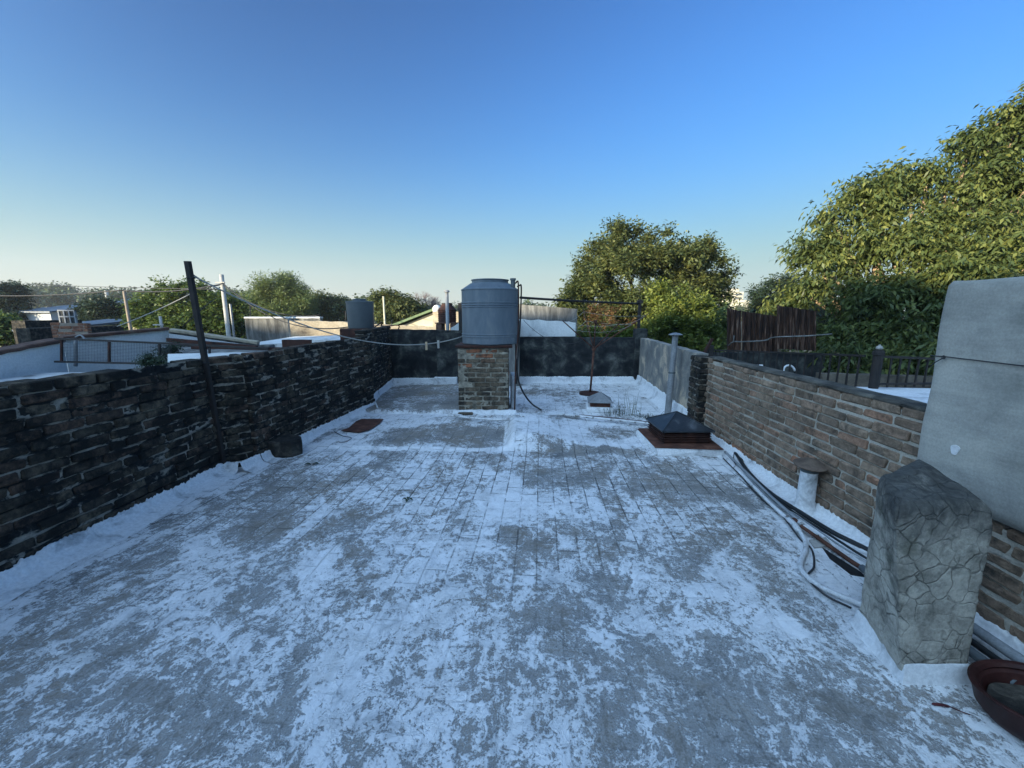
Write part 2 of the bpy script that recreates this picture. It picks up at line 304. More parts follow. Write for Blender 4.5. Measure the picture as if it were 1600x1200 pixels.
    h = mth(n, 'ADD', mth(n, 'MULTIPLY', thick, 1.0), mth(n, 'MULTIPLY', n3, .9))
    h = mth(n, 'ADD', h, mth(n, 'MULTIPLY', n2, 2.0)); h = mth(n, 'ADD', h, mth(n, 'MULTIPLY', ridge, .7))
    h = mth(n, 'SUBTRACT', h, mth(n, 'MULTIPLY', joint, 2.0))
    bump(n, b, h, .7, .006)
    return m
M['floor'] = floor_mat()

# ------------------------------------------------------------------ mesh builder
class MB:
    def __init__(s): s.v = []; s.f = []; s.m = []; s.r = []
    def add(s, vs, fs, mi=0, rnd=0.5):
        o = len(s.v); s.v += [tuple(x) for x in vs]
        for f in fs: s.f.append(tuple(i + o for i in f)); s.m.append(mi); s.r.append(rnd)
    def box(s, a, b, mi=0, rnd=.5):
        (x0, y0, z0), (x1, y1, z1) = a, b
        s.add([(x0,y0,z0),(x1,y0,z0),(x1,y1,z0),(x0,y1,z0),(x0,y0,z1),(x1,y0,z1),(x1,y1,z1),(x0,y1,z1)],
              [(0,3,2,1),(4,5,6,7),(0,1,5,4),(1,2,6,5),(2,3,7,6),(3,0,4,7)], mi, rnd)
    def frame_box(s, o, ux, uy, uz, a, b, c=.0, mi=0, rnd=.5, jit=0, rg=None):
        # chamfered box, a/b are (u,n,z) bounds in a local frame
        pts = []; idx = {}
        for i in range(8):
            sx, sy, sz = i & 1, (i >> 1) & 1, (i >> 2) & 1
            base = [b[0] if sx else a[0], b[1] if sy else a[1], b[2] if sz else a[2]]
            if jit: base = [q + rg.uniform(-jit, jit) for q in base]
            sg = [-1 if sx else 1, -1 if sy else 1, -1 if sz else 1]
            for k in range(3):
                q = [base[j] + (sg[j] * c if j != k else 0) for j in range(3)]
                idx[(i, k)] = len(pts); pts.append(o + ux * q[0] + uy * q[1] + uz * q[2])
        F_ = []
        for k in range(3):
            for side in (0, 1):
                cs = [i for i in range(8) if ((i >> k) & 1) == side]
                q = [cs[0], cs[1], cs[3], cs[2]]; f = [idx[(i, k)] for i in q]
                if (side == 1) != (k == 1): f = f
                else: f = f[::-1]
                F_.append(tuple(f))
        for k in range(3):       # edge chamfers
            j, l = [(1, 2), (0, 2), (0, 1)][k]
            for sj in (0, 1):
                for sl in (0, 1):
                    i0 = (sj << j) | (sl << l); i1 = i0 | (1 << k)
                    F_.append((idx[(i0, j)], idx[(i1, j)], idx[(i1, l)], idx[(i0, l)]))
        for i in range(8): F_.append((idx[(i, 0)], idx[(i, 1)], idx[(i, 2)]))
        s.add(pts, F_, mi, rnd)
    def rbox(s, a, b, c=.01, mi=0, rot=0, center=None):
        o = Vector(((a[0] + b[0]) / 2, (a[1] + b[1]) / 2, a[2])); h = ((b[0] - a[0]) / 2, (b[1] - a[1]) / 2, b[2] - a[2])
        ux = Vector((math.cos(rot), math.sin(rot), 0)); uy = Vector((-math.sin(rot), math.cos(rot), 0))
        s.frame_box(o, ux, uy, Vector((0, 0, 1)), (-h[0], -h[1], 0), (h[0], h[1], h[2]), c, mi)
    def tube(s, pts, r, n=8, mi=0, cap=True, rnd=.5):
        pts = [Vector(p) for p in pts]; rs = r if hasattr(r, '__len__') else [r] * len(pts)
        vs = []; fs = []; prev = None
        for i, p in enumerate(pts):
            d = (pts[min(i + 1, len(pts) - 1)] - pts[max(i - 1, 0)]).normalized()
            if prev is None:
                a = d.orthogonal().normalized()
            else:
                a = (prev - d * prev.dot(d)).normalized()
            prev = a; bb = d.cross(a)
            for k in range(n):
                t = 2 * math.pi * k / n; vs.append(p + (a * math.cos(t) + bb * math.sin(t)) * rs[i])
        for i in range(len(pts) - 1):
            for k in range(n):
                k2 = (k + 1) % n; fs.append((i*n+k, i*n+k2, (i+1)*n+k2, (i+1)*n+k))
        if cap: fs.append(tuple(range(n))[::-1]); fs.append(tuple((len(pts)-1)*n + k for k in range(n)))
        s.add(vs, fs, mi, rnd)
    def lathe(s, c, prof, n=32, mi=0, M3=None):
        c = Vector(c); vs = []; fs = []
        for (r, z) in prof:
            for k in range(n):
                t = 2 * math.pi * k / n; q = Vector((r * math.cos(t), r * math.sin(t), z))
                if M3: q = M3 @ q
                vs.append(c + q)
        for i in range(len(prof) - 1):
            for k in range(n):
                k2 = (k + 1) % n; fs.append((i*n+k, i*n+k2, (i+1)*n+k2, (i+1)*n+k))
        s.add(vs, fs, mi)
    def prism(s, bot, top, mi=0):
        n = len(bot); s.add(list(bot) + list(top), [tuple(range(n))[::-1], tuple(range(n, 2*n))] + [(i, (i+1) % n, n + (i+1) % n, n + i) for i in range(n)], mi)
    def grid(s, pts, nu, nv, mi=0):     # pts row major nv rows of nu
        s.add(pts, [(j*nu+i, j*nu+i+1, (j+1)*nu+i+1, (j+1)*nu+i) for j in range(nv-1) for i in range(nu-1)], mi)
    def build(s, name, mats, parent=None, origin=None, smooth=False, fix=False):
        me = bpy.data.meshes.new(name); V = np.array(s.v, dtype=np.float64)
        if parent is not None: o = Vector(parent['_o'])
        elif origin is not None: o = Vector(origin)
        else:
            lo, hi = V.min(0), V.max(0); o = Vector(((lo[0]+hi[0])/2, (lo[1]+hi[1])/2, lo[2]))
        V = V - np.array(o)
        me.from_pydata(V.tolist(), [], s.f)
        if not isinstance(mats, (list, tuple)): mats = [mats]
        for m_ in mats: me.materials.append(m_)
        me.polygons.foreach_set('material_index', s.m)
        at = me.attributes.new('rnd', 'FLOAT', 'FACE'); at.data.foreach_set('value', s.r)
        if smooth:
            me.polygons.foreach_set('use_smooth', [True] * len(s.f))
        if fix:
            import bmesh
            bm = bmesh.new(); bm.from_mesh(me); bmesh.ops.recalc_face_normals(bm, faces=bm.faces); bm.to_mesh(me); bm.free()
        me.update()
        ob = bpy.data.objects.new(name, me); COL.objects.link(ob)
        if parent is not None:
            ob.parent = parent
        else: ob.location = o
        ob['_o'] = tuple(o)
        return ob
def smooth_by_angle(o, a=40):
    me = o.data; me.polygons.foreach_set('use_smooth', [True] * len(me.polygons))
    try: me.set_sharp_from_angle(angle=R(a))
    except Exception: pass
    return o
def tag(o, label, cat, group=None):
    o['label'] = label; o['category'] = cat
    if group: o['group'] = group
    return o
def struct(o, kind='structure'):
    o['kind'] = kind; return o
def thing(name, label, cat, loc, group=None):
    o = bpy.data.objects.new(name, None); COL.objects.link(o); o.location = loc; o['_o'] = tuple(loc); o.empty_display_size = .1
    return tag(o, label, cat, group)
def bez(pts, n=8):       # catmull-rom through points
    pts = [Vector(p) for p in pts]; q = [pts[0]*2 - pts[1]] + pts + [pts[-1]*2 - pts[-2]]; out = []
    for i in range(1, len(q) - 2):
        for k in range(n):
            t = k / n; a, b, c, d = q[i-1], q[i], q[i+1], q[i+2]
            out.append(0.5 * ((2*b) + (c-a)*t + (2*a-5*b+4*c-d)*t*t + (3*b-a-3*c+d)*t**3))
    out.append(pts[-1]); return out
def sag(a, b, s, n=24):
    a, b = Vector(a), Vector(b); return [a.lerp(b, i/n) - Vector((0, 0, s * 4 * (i/n) * (1 - i/n))) for i in range(n+1)]
Z = Vector((0, 0, 1))

# ================================================================== STRUCTURE
mb = MB(); n_ = 60
mb.add([(-2500, -2500, -3.4), (2500, -2500, -3.4), (2500, 2500, -3.4), (-2500, 2500, -3.4)], [(0, 1, 2, 3)])
struct(mb.build('ground', M['soil'], origin=(0, 0, -3.4)))

# ---- roof surface with gentle relief
def sst(a, b, x):
    t = np.clip((x - a) / (b - a), 0, 1); return t * t * (3 - 2 * t)
def blob(x, y, cx, cy, rx, ry, soft=.35):
    d = np.sqrt(((x - cx) / rx) ** 2 + ((y - cy) / ry) ** 2); return 1 - sst(1 - soft, 1 + soft, d)
x0, x1, y0, y1 = -3.2, 2.95, -4.0, 9.15
nx, ny = 240, 520
gx, gy = np.meshgrid(np.linspace(x0, x1, nx), np.linspace(y0, y1, ny))
ly = 4.42 + gx * -.05                                      # near edge of the raised parts
hz = .14 * sst(-.10, .03, gx) * (1 - sst(.1, 1.15, gx)) * sst(ly - .03, ly + .25, gy) * (1 - sst(5.5, 6.1, gy))
hz += .018 * sst(ly - .01, ly + .02, gy) * (1 - sst(6.05, 6.1, gy))
hz += .05 * sst(6.18, 6.24, gy) * (1 - sst(-.3, -.1, gx))
for i in range(60):
    rr = random.Random(i); hz += rr.uniform(-.004, .004) * np.sin(gx * rr.uniform(1, 7) + rr.uniform(0, 6)) * np.sin(gy * rr.uniform(1, 7) + rr.uniform(0, 6)) * .5
def wrp(a, b, k, sd):
    rr = random.Random(sd); o = 0
    for i in range(9):
        f = k * (1 + i * .7); o = o + np.sin(a * f * rr.uniform(-1, 1) + b * f * rr.uniform(-1, 1) * 1.3 + rr.uniform(0, 6)) / (1 + i * .5)
    return o
WX = gx + .10 * wrp(gx, gy, 4, 1); WY = gy + .10 * wrp(gx, gy, 4, 2)
wear = np.full(gx.shape, .58)
def setw(mask, val):
    global wear
    wear = wear * (1 - mask) + val * mask
for (cx_, cy_, rx_, ry_, v_, so_) in [
    (-1.9, 3.0, .95, 1.3, .40, .8), (-1.6, 1.6, .9, .8, .50, .8), (-.35, 3.1, .65, .95, .74, .6), (-.5, 1.9, .55, .7, .66, .8), (.95, 2.5, .5, .7, .56, .8),
    (.32, 2.5, .22, .6, .36, .8), (1.5, 3.1, .45, .7, .33, .8), (.4, 3.95, .9, .35, .50, .8), (1.75, 2.1, .45, .42, .72, .5), (1.1, 1.3, .3, .5, .46, .8), (.2, 1.3, .5, .4, .60, .9)]:
    setw(blob(WX, WY, cx_, cy_, rx_, ry_, so_), v_)
setw(sst(4.3, 4.5, gy), .66)
setw(blob(WX, WY, 1.0, 4.95, 1.0, .8), .76)
setw(blob(WX, WY, -.62, 4.98, .85, .42, .45) * (gx < -.1), .0)
setw(blob(WX, WY, .95, 4.35, .5, .14, .6), .12)
setw(blob(WX, WY, 1.3, 5.0, .35, .2, .8), .3)
setw(blob(WX, WY, .65, 5.8, .35, .10, .6), .1)
setw(blob(gx, gy, -1.6, 7.3, 1.35, 1.25, .1), .20)
setw(blob(WX, WY, 1.2, 7.7, 1.6, 1.4, .2), .72)
setw(blob(WX, WY, .75, 7.9, .6, .3, .8), .40)
setw(np.clip(sst(-2.35, -2.75, gx + .06 * wrp(gx, gy, 3, 5)), 0, 1) * (1 - sst(4.2, 4.5, gy)), .9)
setw(sst(2.0, 2.3, WX) * sst(1.9, 2.2, gy), .8)
# white line where the two roof levels meet
setw(np.exp(-((gy - ly - .0) / .035) ** 2) * (gx < .05), 1.1)
setw(np.exp(-((gy - 6.12) / .09) ** 2) * (gx < -.1), 1.1)
tone = .24 + .76 * np.clip(sst(1.9, 3.2, gy + .25 * wrp(gx, gy, 1.5, 9)) , 0, 1) * (1 - .6 * sst(4.4, 4.6, gy))
tone = np.clip(tone, 0, 1)
me = bpy.data.meshes.new('roof_surface')
Vv = np.stack([gx, gy, hz], -1).reshape(-1, 3)
ii, jj = np.meshgrid(np.arange(nx - 1), np.arange(ny - 1)); q0 = (jj * nx + ii).ravel()
Fq = np.stack([q0, q0 + 1, q0 + nx + 1, q0 + nx], -1)
me.from_pydata(Vv.tolist(), [], Fq.tolist())
me.attributes.new('wear', 'FLOAT', 'POINT').data.foreach_set('value', wear.ravel().astype('f'))
me.attributes.new('tone', 'FLOAT', 'POINT').data.foreach_set('value', tone.ravel().astype('f'))
me.materials.append(M['floor']); me.polygons.foreach_set('use_smooth', [True] * len(me.polygons))
roof = bpy.data.objects.new('roof_surface', me); COL.objects.link(roof); struct(roof)
# the house under the roof (outer walls down to the street) and an unseen block added behind to shade the roofs
mb = MB(); mb.box((-3.1, -4.0, -3.4), (2.95, 9.1, -.06))
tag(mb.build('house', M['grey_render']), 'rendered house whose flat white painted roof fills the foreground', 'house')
hb = thing('shade_building', 'unseen tall block added behind the viewer to shade the roofs', 'building', (-20, -15, -3.4))
mb = MB(); mb.box((-50, -20, -3.4), (5, -10, 6.75)); mb.build('wall', M['warm_render'], hb)
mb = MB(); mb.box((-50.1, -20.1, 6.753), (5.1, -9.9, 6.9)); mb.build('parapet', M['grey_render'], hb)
rgb_ = random.Random(4); xx = -49
while xx < 3:                       # boxes of different heights added along its roof to break the shadow edge
    ww = rgb_.uniform(.5, 2.2); hh_ = rgb_.uniform(.25, 1.3); mb = MB(); yy = rgb_.uniform(-14, -11)
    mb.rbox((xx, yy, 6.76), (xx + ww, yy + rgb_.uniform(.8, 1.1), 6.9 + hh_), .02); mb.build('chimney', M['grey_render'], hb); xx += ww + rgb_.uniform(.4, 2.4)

# ---- brick walls
def nz(x, y, z, s): return MN.noise(Vector((x * s, y * s, z * s)))
def brick_wall(name, label, A, B, z0, z1, inner, mats, cat='wall', th=.15, course=.072, L=.25, mort=.014, seed=1, disp=(.0, .010), side=1, grp=None, ragged=.5, both=True, proud=.004, caprow=True):
    rg = random.Random(seed); A = Vector((A[0], A[1], 0)); B = Vector((B[0], B[1], 0)); d = (B - A); LEN = d.length; ux = d.normalized()
    nn = Vector((ux.y, -ux.x, 0)) * side                    # towards the viewer's side
    mb = MB(); zt = (lambda u: z1[0] + (z1[1] - z1[0]) * u / LEN) if hasattr(z1, '__len__') else (lambda u: z1)
    nc = int(round((zt(0) - z0) / course)); o = A
    for c in range(nc):
        za = z0 + c * course; u = -rg.uniform(0, L) if c % 2 else -L * .5 - rg.uniform(0, .06)
        top = c == nc - 1
        while u < LEN:
            ln = L * rg.uniform(.88, 1.1)
            if rg.random() < .12: ln *= .5
            ua, ub = max(u, -.01), min(u + ln - mort, LEN + .01)
            u += ln
            if ub - ua < .03: continue
            dz = (zt((ua + ub) / 2) - zt(0)) * (c + 1) / nc
            wob = .012 * nz(ua, c * .37, seed, .8)
            if top and rg.random() < ragged * .25: continue
            p = rg.gauss(0, .0035) + proud; er = 0 if rg.random() > .12 else -rg.uniform(.002, .018 if ragged > .4 else .004)
            zb = za + course - mort + (rg.uniform(-.012, .012) * ragged if top else 0)
            mb.frame_box(o, ux, nn, Z, (ua, -th - p, za + dz + wob), (ub, p + er, zb + dz + wob), rg.uniform(.005, .011), 0, rg.random(), .0055, rg)
    # mortar core
    topz = lambda u: zt(u) - course * .75
    mb.prism([A - nn*.012, B - nn*.012, B - nn*(th-.004), A - nn*(th-.004)],
             [A - nn*.012 + Z*topz(0), B - nn*.012 + Z*topz(LEN), B - nn*(th-.004) + Z*topz(LEN), A - nn*(th-.004) + Z*topz(0)], 1)
    # uneven mortar face on the viewer's side
    st = .014; nu = int(LEN / st) + 1; nv = int((zt(LEN) - course*.35 - z0) / st) + 1; pts = []
    for j in range(nv):
        for i in range(nu):
            u = LEN * i / (nu - 1); zz = z0 + (zt(u) - course * .4 - z0) * j / (nv - 1)
            q = A + ux * u
            k = nz(u, zz, seed, 2.3) * .22 + nz(u, zz * 2.2, seed + 3, 8) * .5 + nz(u, zz * 1.5, seed + 7, 31) * .45
            pts.append(q + nn * (disp[0] - .006 + disp[1] * k) + Z * zz)
    g = MB(); g.grid(pts, nu, nv, 1)
    if side < 0: g.f = [f[::-1] for f in g.f]
    mb.add(g.v, g.f, 1)
    ob = mb.build(name, list(mats), origin=(A.x, A.y, z0))
    tag(ob, label, cat, grp); return ob
DK = (M['brick_dark'], M['mortar_dark']); RT = (M['brick_right'], M['mortar_right'])
brick_wall('brick_wall', 'low sooty black brick wall nearest the viewer on the left side', (-3.20, -4.0), (-2.86, 3.78), 0, 1.165, 0, DK, seed=2, disp=(-.001, .019), ragged=1, proud=.006)
brick_wall('brick_pier', 'black brick pier projecting from the left wall beside the leaning iron pole', (-2.90, 3.80), (-2.70, 4.02), 0, 1.13, 0, DK, cat='pier', th=.2, seed=5, disp=(-.002, .02), ragged=.6)
brick_wall('brick_wall', 'sooty brick wall on the left between the leaning pole and the small roof tank', (-2.66, 4.03), (-2.31, 6.62), 0, (1.17, 1.22), 0, DK, seed=8, disp=(-.001, .020), ragged=.5, proud=.006)
brick_wall('brick_wall', 'black brick wall end under the small dark roof tank', (-2.42, 6.66), (-2.62, 8.75), 0, 1.27, 0, DK, seed=11, disp=(-.001, .018), ragged=.2)
rw = brick_wall('brick_wall', 'brown weathered brick wall with pale joints along the right side of the roof', (2.366, 2.12), (2.50, 5.10), 0, 1.0, 0, RT, side=-1, seed=21, disp=(-.003, .006), ragged=.2, proud=.006)
brick_wall('brick_wall', 'low brick wall under the grey cement slab beside the cracked chimney', (2.27, -4.0), (2.315, 2.13), 0, .578, 0, RT, side=-1, seed=23, disp=(-.001, .014), ragged=.1)
brick_wall('brick_pier', 'dark brick pier where the right brick wall meets the rendered wall', (2.40, 5.11), (2.42, 5.42), 0, 1.02, 0, DK, cat='pier', side=-1, th=.2, seed=25, disp=(-.002, .014), ragged=.2)
# cement coping on the right wall
def strip_cap(name, A, B, z0, z1, wA, wB, th, m, parent, seed=0, over=.02):
    A = Vector(A + (0,)); B = Vector(B + (0,)); d = (B - A); L = d.length; ux = d.normalized(); n1 = Vector((ux.y, -ux.x, 0))
    k = max(4, int(L / .05)); mb = MB(); rings = []
    for i in range(k + 1):
        u = L * i / k; zt = z0 + (z1 - z0) * i / k; e = [.008 * nz(u, j * 2.1, seed, 6) for j in range(4)]
        p = A + ux * u
        rings += [p + n1 * (wA + e[0]) + Z * (zt - th + e[1]), p + n1 * (wA + e[0]) + Z * (zt - .008 + e[2]), p + n1 * (wA - .02) + Z * (zt + e[2] + .004), p - n1 * (wB - .02) + Z * (zt + e[3] + .004), p - n1 * (wB) + Z * (zt - .01 + e[1]), p - n1 * wB + Z * (zt - th)]
    fs = []
    for i in range(k):
        for j in range(6): fs.append((i*6+j, i*6+(j+1) % 6, (i+1)*6+(j+1) % 6, (i+1)*6+j))
    fs.append(tuple(range(6))); fs.append(tuple(k*6+j for j in range(6))[::-1])
    mb.add(rings, fs); return mb.build(name, m, parent, fix=True)
strip_cap('coping', (2.367, 2.125), (2.50, 5.09), 1.012, 1.012, .158, .003, .020, M['coping'], rw, 3)

# rendered wall on the right, further back
def slab_wall(name, label, A, B, z0, za, zb, th, m, cat='wall', side=1, seed=0, rough=.006, step=.06, extra=None):
    A = Vector((A[0], A[1], 0)); B = Vector((B[0], B[1], 0)); d = B - A; L = d.length; ux = d.normalized(); nn = Vector((ux.y, -ux.x, 0)) * side
    mb = MB(); nu = max(2, int(L / step)); nv = max(2, int((max(za, zb) - z0) / step)); pts = []
    for j in range(nv + 1):
        for i in range(nu + 1):
            u = L * i / nu; zt = za + (zb - za) * i / nu + rough * 1.6 * nz(u, 1, seed, 5); zz = z0 + (zt - z0) * j / nv
            pts.append(A + ux * u + nn * (rough * (nz(u, zz, seed, 3) + .5 * nz(u, zz, seed, 11))) + Z * zz)
    g = (nu + 1); mb.grid(pts, g, nv + 1)
    back = [p - nn * th for p in pts[-g:]] ; front = pts[-g:]
    mb.grid(front + back, g, 2)
    bb = [Vector((p.x, p.y, z0)) for p in back]; mb.grid(back + bb, g, 2)
    mb.add([pts[0], pts[-g], back[0], bb[0]], [(0, 1, 2, 3)]); mb.add([pts[g-1], pts[-1], back[-1], bb[-1]], [(0, 3, 2, 1)])
    o = mb.build(name, m, origin=(A.x, A.y, z0), smooth=False); o.data.polygons.foreach_set('use_smooth', [True]*len(o.data.polygons))
    try: o.data.set_sharp_from_angle(angle=R(50))
    except Exception: pass
    return tag(o, label, cat) if label else o
slab_wall('rendered_wall', 'grey stained rendered wall with painted-in sun patches, behind the tall vent pipe', (2.50, 5.44), (2.85, 8.98), 0, 1.02, 1.02, .15, M['grey_render'], side=-1, seed=2)
slab_wall('black_wall', 'blackened rendered back wall left of the brick tank pillar', (-2.62, 8.72), (-.35, 8.80), 0, 1.22, 1.17, .16, M['black_wall'], side=1, seed=5)
bw = slab_wall('black_wall', 'blackened rendered back wall behind the rusty rotary clothes airer', (-.35, 9.02), (2.86, 9.04), 0, 1.03, 1.02, .16, M['black_wall'], side=1, seed=9)
# buttress between the two halves
mb = MB(); mb.rbox((-.42, 8.62, 0), (.16, 8.98, 1.41), .012); tag(mb.build('wall_pier', M['streak']), 'narrow stained pier just right of the tank pillar on the back wall', 'pier')
mb = MB(); mb.rbox((2.74, 8.97, 0), (3.00, 9.2, 1.22), .012); tag(mb.build('wall_pier', M['black_wall']), 'dark square corner pier at the right end of the black back wall', 'pier')
mb = MB(); mb.rbox((-1.62, 8.64, 0), (-1.05, 8.70, 1.14), .008); tag(mb.build('wall_pier', M['black_wall']), 'shallow black buttress on the back wall left of the tank pillar', 'pier')
slab_wall('whitewashed_wall', 'white painted parapet on top of the black back wall right of the tank', (.12, 9.06), (1.42, 9.09), 1.045, 1.43, 1.36, .2, M['white_wall'], seed=15, rough=.014)
slab_wall('cement_wall', 'grey streaked cement wall behind the white parapet', (.1, 9.7), (1.55, 9.72), -1, 1.77, 1.66, .18, M['streak'], seed=16, rough=.01)
slab_wall('whitewashed_wall', 'small white wall piece just left of the big tank', (-1.45, 9.6), (-.9, 9.62), -1, 1.22, 1.55, .15, M['white_wall'], seed=17, rough=.02)
mb = MB(); mb.rbox((-1.18, 9.0, 1.1), (-1.06, 9.12, 1.78), .005)
tag(mb.build('metal_sheet', M['dark_metal']), 'narrow dark upright sheet showing left of the big tank', 'panel')

# ---- white upstands / fillets at the foot of the walls (ragged upper edge)
def upstand(label, A, B, side, w=.12, h=.11, seed=0, rag=.02, name='upstand', mtl='white'):
    A = Vector((A[0], A[1], 0)); B = Vector((B[0], B[1], 0)); d = B - A; L = d.length; ux = d.normalized(); nn = Vector((ux.y, -ux.x, 0)) * side
    k = max(6, int(L / .010)); prof = 7; pts = []
    for i in range(k + 1):
        u = L * i / k; hh = h + rag * (.6 * nz(u, 0, seed, 4) + .4 * nz(u, 3, seed, 17) + .6 * nz(u, 5, seed, 45) + .35 * nz(u, 6, seed, 95)); ww = w * (1 + .25 * nz(u, 8, seed, 2.5))
        pr = [(-.01, hh), (.016, hh + .001), (.022, hh * .85), (.032, hh * .5), (ww * .45, hh * .2), (ww * .8, .012), (ww + .02, -.004)]
        for (a, z) in pr:
            pts.append(A + ux * u + nn * (a + .003 * nz(u, z * 5 + a, seed, 12) + .002 * nz(u, z * 9, seed, 40)) + Z * (z + .0))
    mb = MB(); mb.grid(pts, prof, k + 1)
    o = mb.build(name, M[mtl], origin=(A.x, A.y, 0), smooth=True); struct(o); return o
def us(*a, **k):
    o = upstand(*a, **k); return o
us('', (-3.20, -4.0), (-2.865, 3.78), 1, .16, .10, 1, .035, name='roof_upstand')
us('', (-2.92, 3.795), (-2.70, 3.80), 1, .10, .10, 2, .02, name='roof_upstand')
us('', (-2.70, 3.79), (-2.66, 4.04), 1, .12, .10, 3, .02, name='roof_upstand')
us('', (-2.65, 4.04), (-2.31, 6.63), 1, .13, .10, 4, .025, name='roof_upstand')
us('', (-2.41, 6.64), (-2.61, 8.72), 1, .16, .15, 5, .025, name='roof_upstand')
us('', (-2.62, 8.72), (-.42, 8.80), 1, .05, .16, 6, .015, name='roof_upstand')
us('', (-.3, 9.0), (2.84, 9.0), 1, .07, .15, 7, .02, name='roof_upstand')
us('', (2.835, 8.96), (2.50, 5.43), 1, .17, .19, 8, .03, name='roof_upstand')
us('', (2.425, 5.43), (2.40, 5.10), 1, .15, .09, 9, .02, name='roof_upstand')
us('', (2.50, 5.10), (2.36, 1.98), 1, .20, .085, 10, .03, name='roof_upstand')
us('', (2.315, 2.1), (2.27, -4.0), 1, .18, .085, 11, .03, name='roof_upstand')
# fresh white block of upstand left of the tank pillar
mb = MB(); mb.rbox((-1.68, 8.52, 0.03), (-1.18, 8.67, .20), .01)
struct(mb.build('roof_upstand_block', M['white']))

# ================================================================== WATER TANK AND PILLAR
rg = random.Random(77)
mbp = MB(); px0, px1, py0, py1 = -.83, -.055, 6.12, 6.86; cz = 14; ch = 1.035 / cz
for c in range(cz):
    for (a, b, fx, ax) in ((px0, px1, py0, 0), (px0, px1, py1 - .12, 0), (py0 + .13, py1 - .13, px1 - .12, 1), (py0 + .13, py1 - .13, px0, 1)):
        u = a - (.12 if c % 2 else 0)
        while u < b:
            ln = .26 * rg.uniform(.85, 1.1); ua, ub = max(u, a), min(u + ln - .018, b); u += ln
            if ub - ua < .03: continue
            p = rg.gauss(0, .006); r_ = rg.random() * .8; r_ = 1 if rg.random() < (.45 if c > 11 else .04) else r_
            if ax == 0: mbp.frame_box(Vector((0, 0, 0)), Vector((1, 0, 0)), Vector((0, 1, 0)), Z, (ua, fx + p, c*ch), (ub, fx + .12 + p, (c+1)*ch - .017), .007, 0, r_, .004, rg)
            else: mbp.frame_box(Vector((0, 0, 0)), Vector((1, 0, 0)), Vector((0, 1, 0)), Z, (fx + p, ua, c*ch), (fx + .12 + p, ub, (c+1)*ch - .017), .007, 0, r_, .004, rg)
mbp.box((px0 + .015, py0 + .015, 0), (px1 - .015, py1 - .015, 1.02), 1)
for side in range(2):
    pts = []; nu, nv = 60, 80
    for j in range(nv):
        for i in range(nu):
            s_ = i / (nu - 1); zz = 1.03 * j / (nv - 1)
            k = nz(s_ * .8, zz, 31 + side, 2.5) * .5 + nz(s_ * .8, zz, 34, 9) * .5 + nz(s_ * .8, zz, 35, 28) * .3
            dd = -.006 + .020 * k
            if side == 0: pts.append((px0 + .005 + (px1 - px0 - .01) * s_, py0 - dd, zz))
            else: pts.append((px1 + dd, py0 + .005 + (py1 - py0 - .01) * s_, zz))
    mbp.grid(pts, nu, nv, 1)
pil = mbp.build('brick_pillar', [M['brick_pillar'], M['mortar_pillar']], origin=((px0+px1)/2, py0 + .37, 0))
tag(pil, 'square brick pillar carrying the big grey water tank', 'pillar')
mb = MB(); mb.rbox((px0 - .03, py0 - .03, 1.038), (px1 + .06, py1 + .03, 1.078), .006); mb.build('top_slab', M['rust_dark'], pil)
# ragged white skirt around the pillar foot
mb = MB(); pts = []
loop = [(px0 - .03, py0 - .08), (px1 + .08, py0 - .08)]
for i in range(61):
    u = i / 60; x = px0 - .08 + (px1 - px0 + .2) * u
    for (a, z) in ((0.09, .075 + .02 * nz(x, 0, 3, 9)), (.03, .07 + .015 * nz(x, 1, 3, 9)), (0, .03), (-.02, -.005)):
        pts.append((x, py0 - .09 + a + .015 * nz(x, a, 4, 6), z))
mb.grid(pts, 4, 61); struct(mb.build('roof_upstand', M['white'], smooth=True))
mb = MB(); mb.rbox((-.83, 5.98, 0.0), (-.60, 6.06, .055), .01); tag(mb.build('brick', M['brick_dark']), 'loose dark brick lying at the foot of the tank pillar', 'brick')

tc = Vector((-.345, 6.52, 1.08))
def tank_profile(r, h, neck, ribs, nh=.05):
    zs = h - nh - .10
    pr = [(0, 0), (r * .97, 0), (r, .015)]
    for z in ribs: pr += [(r, z - .012), (r + .008, z - .006), (r + .008, z + .006), (r, z + .012)]
    pr += [(r, zs - .02), (r + .008, zs - .014), (r + .006, zs), (r - .02, zs + .012), (neck + .03, zs + .09), (neck, zs + .10), (neck, h - .012), (neck + .012, h - .010), (neck + .012, h), (neck - .02, h + .004), (0, h + .012)]
    return pr
tk = thing('water_tank', 'large bluish grey plastic water tank on the brick pillar', 'water tank', tc)
mb = MB(); mb.lathe(tc, tank_profile(.45, .99, .285, [.12, .155, .57, .60, .635]), 64)
o = smooth_by_angle(mb.build('tank_body', M['plastic'], tk), 30)
for k in range(8):       # little shoulder gussets
    a = 2 * math.pi * (k + .5) / 8; mb = MB(); ux = Vector((math.cos(a), math.sin(a), 0)); uy = Vector((-ux.y, ux.x, 0))
    q = tc + Z * .84
    vs = [q + ux*.40 + uy*.008, q + ux*.40 - uy*.008, q + ux*.30 - uy*.008 + Z*.06, q + ux*.30 + uy*.008 + Z*.06,
          q + ux*.41 + uy*.008 + Z*.03, q + ux*.41 - uy*.008 + Z*.03, q + ux*.31 - uy*.008 + Z*.085, q + ux*.31 + uy*.008 + Z*.085]
    mb.add(vs, [(0,1,2,3),(4,7,6,5),(0,4,5,1),(1,5,6,2),(2,6,7,3),(3,7,4,0)]); mb.build('gusset', M['plastic'], tk)
mb = MB(); mb.lathe(tc + Vector((.36, -.18, .83)), [(0, 0), (.035, 0), (.035, .14), (.045, .14), (.045, .17), (0, .172)], 16); smooth_by_angle(mb.build('inlet_fitting', M['plastic_dark'], tk))
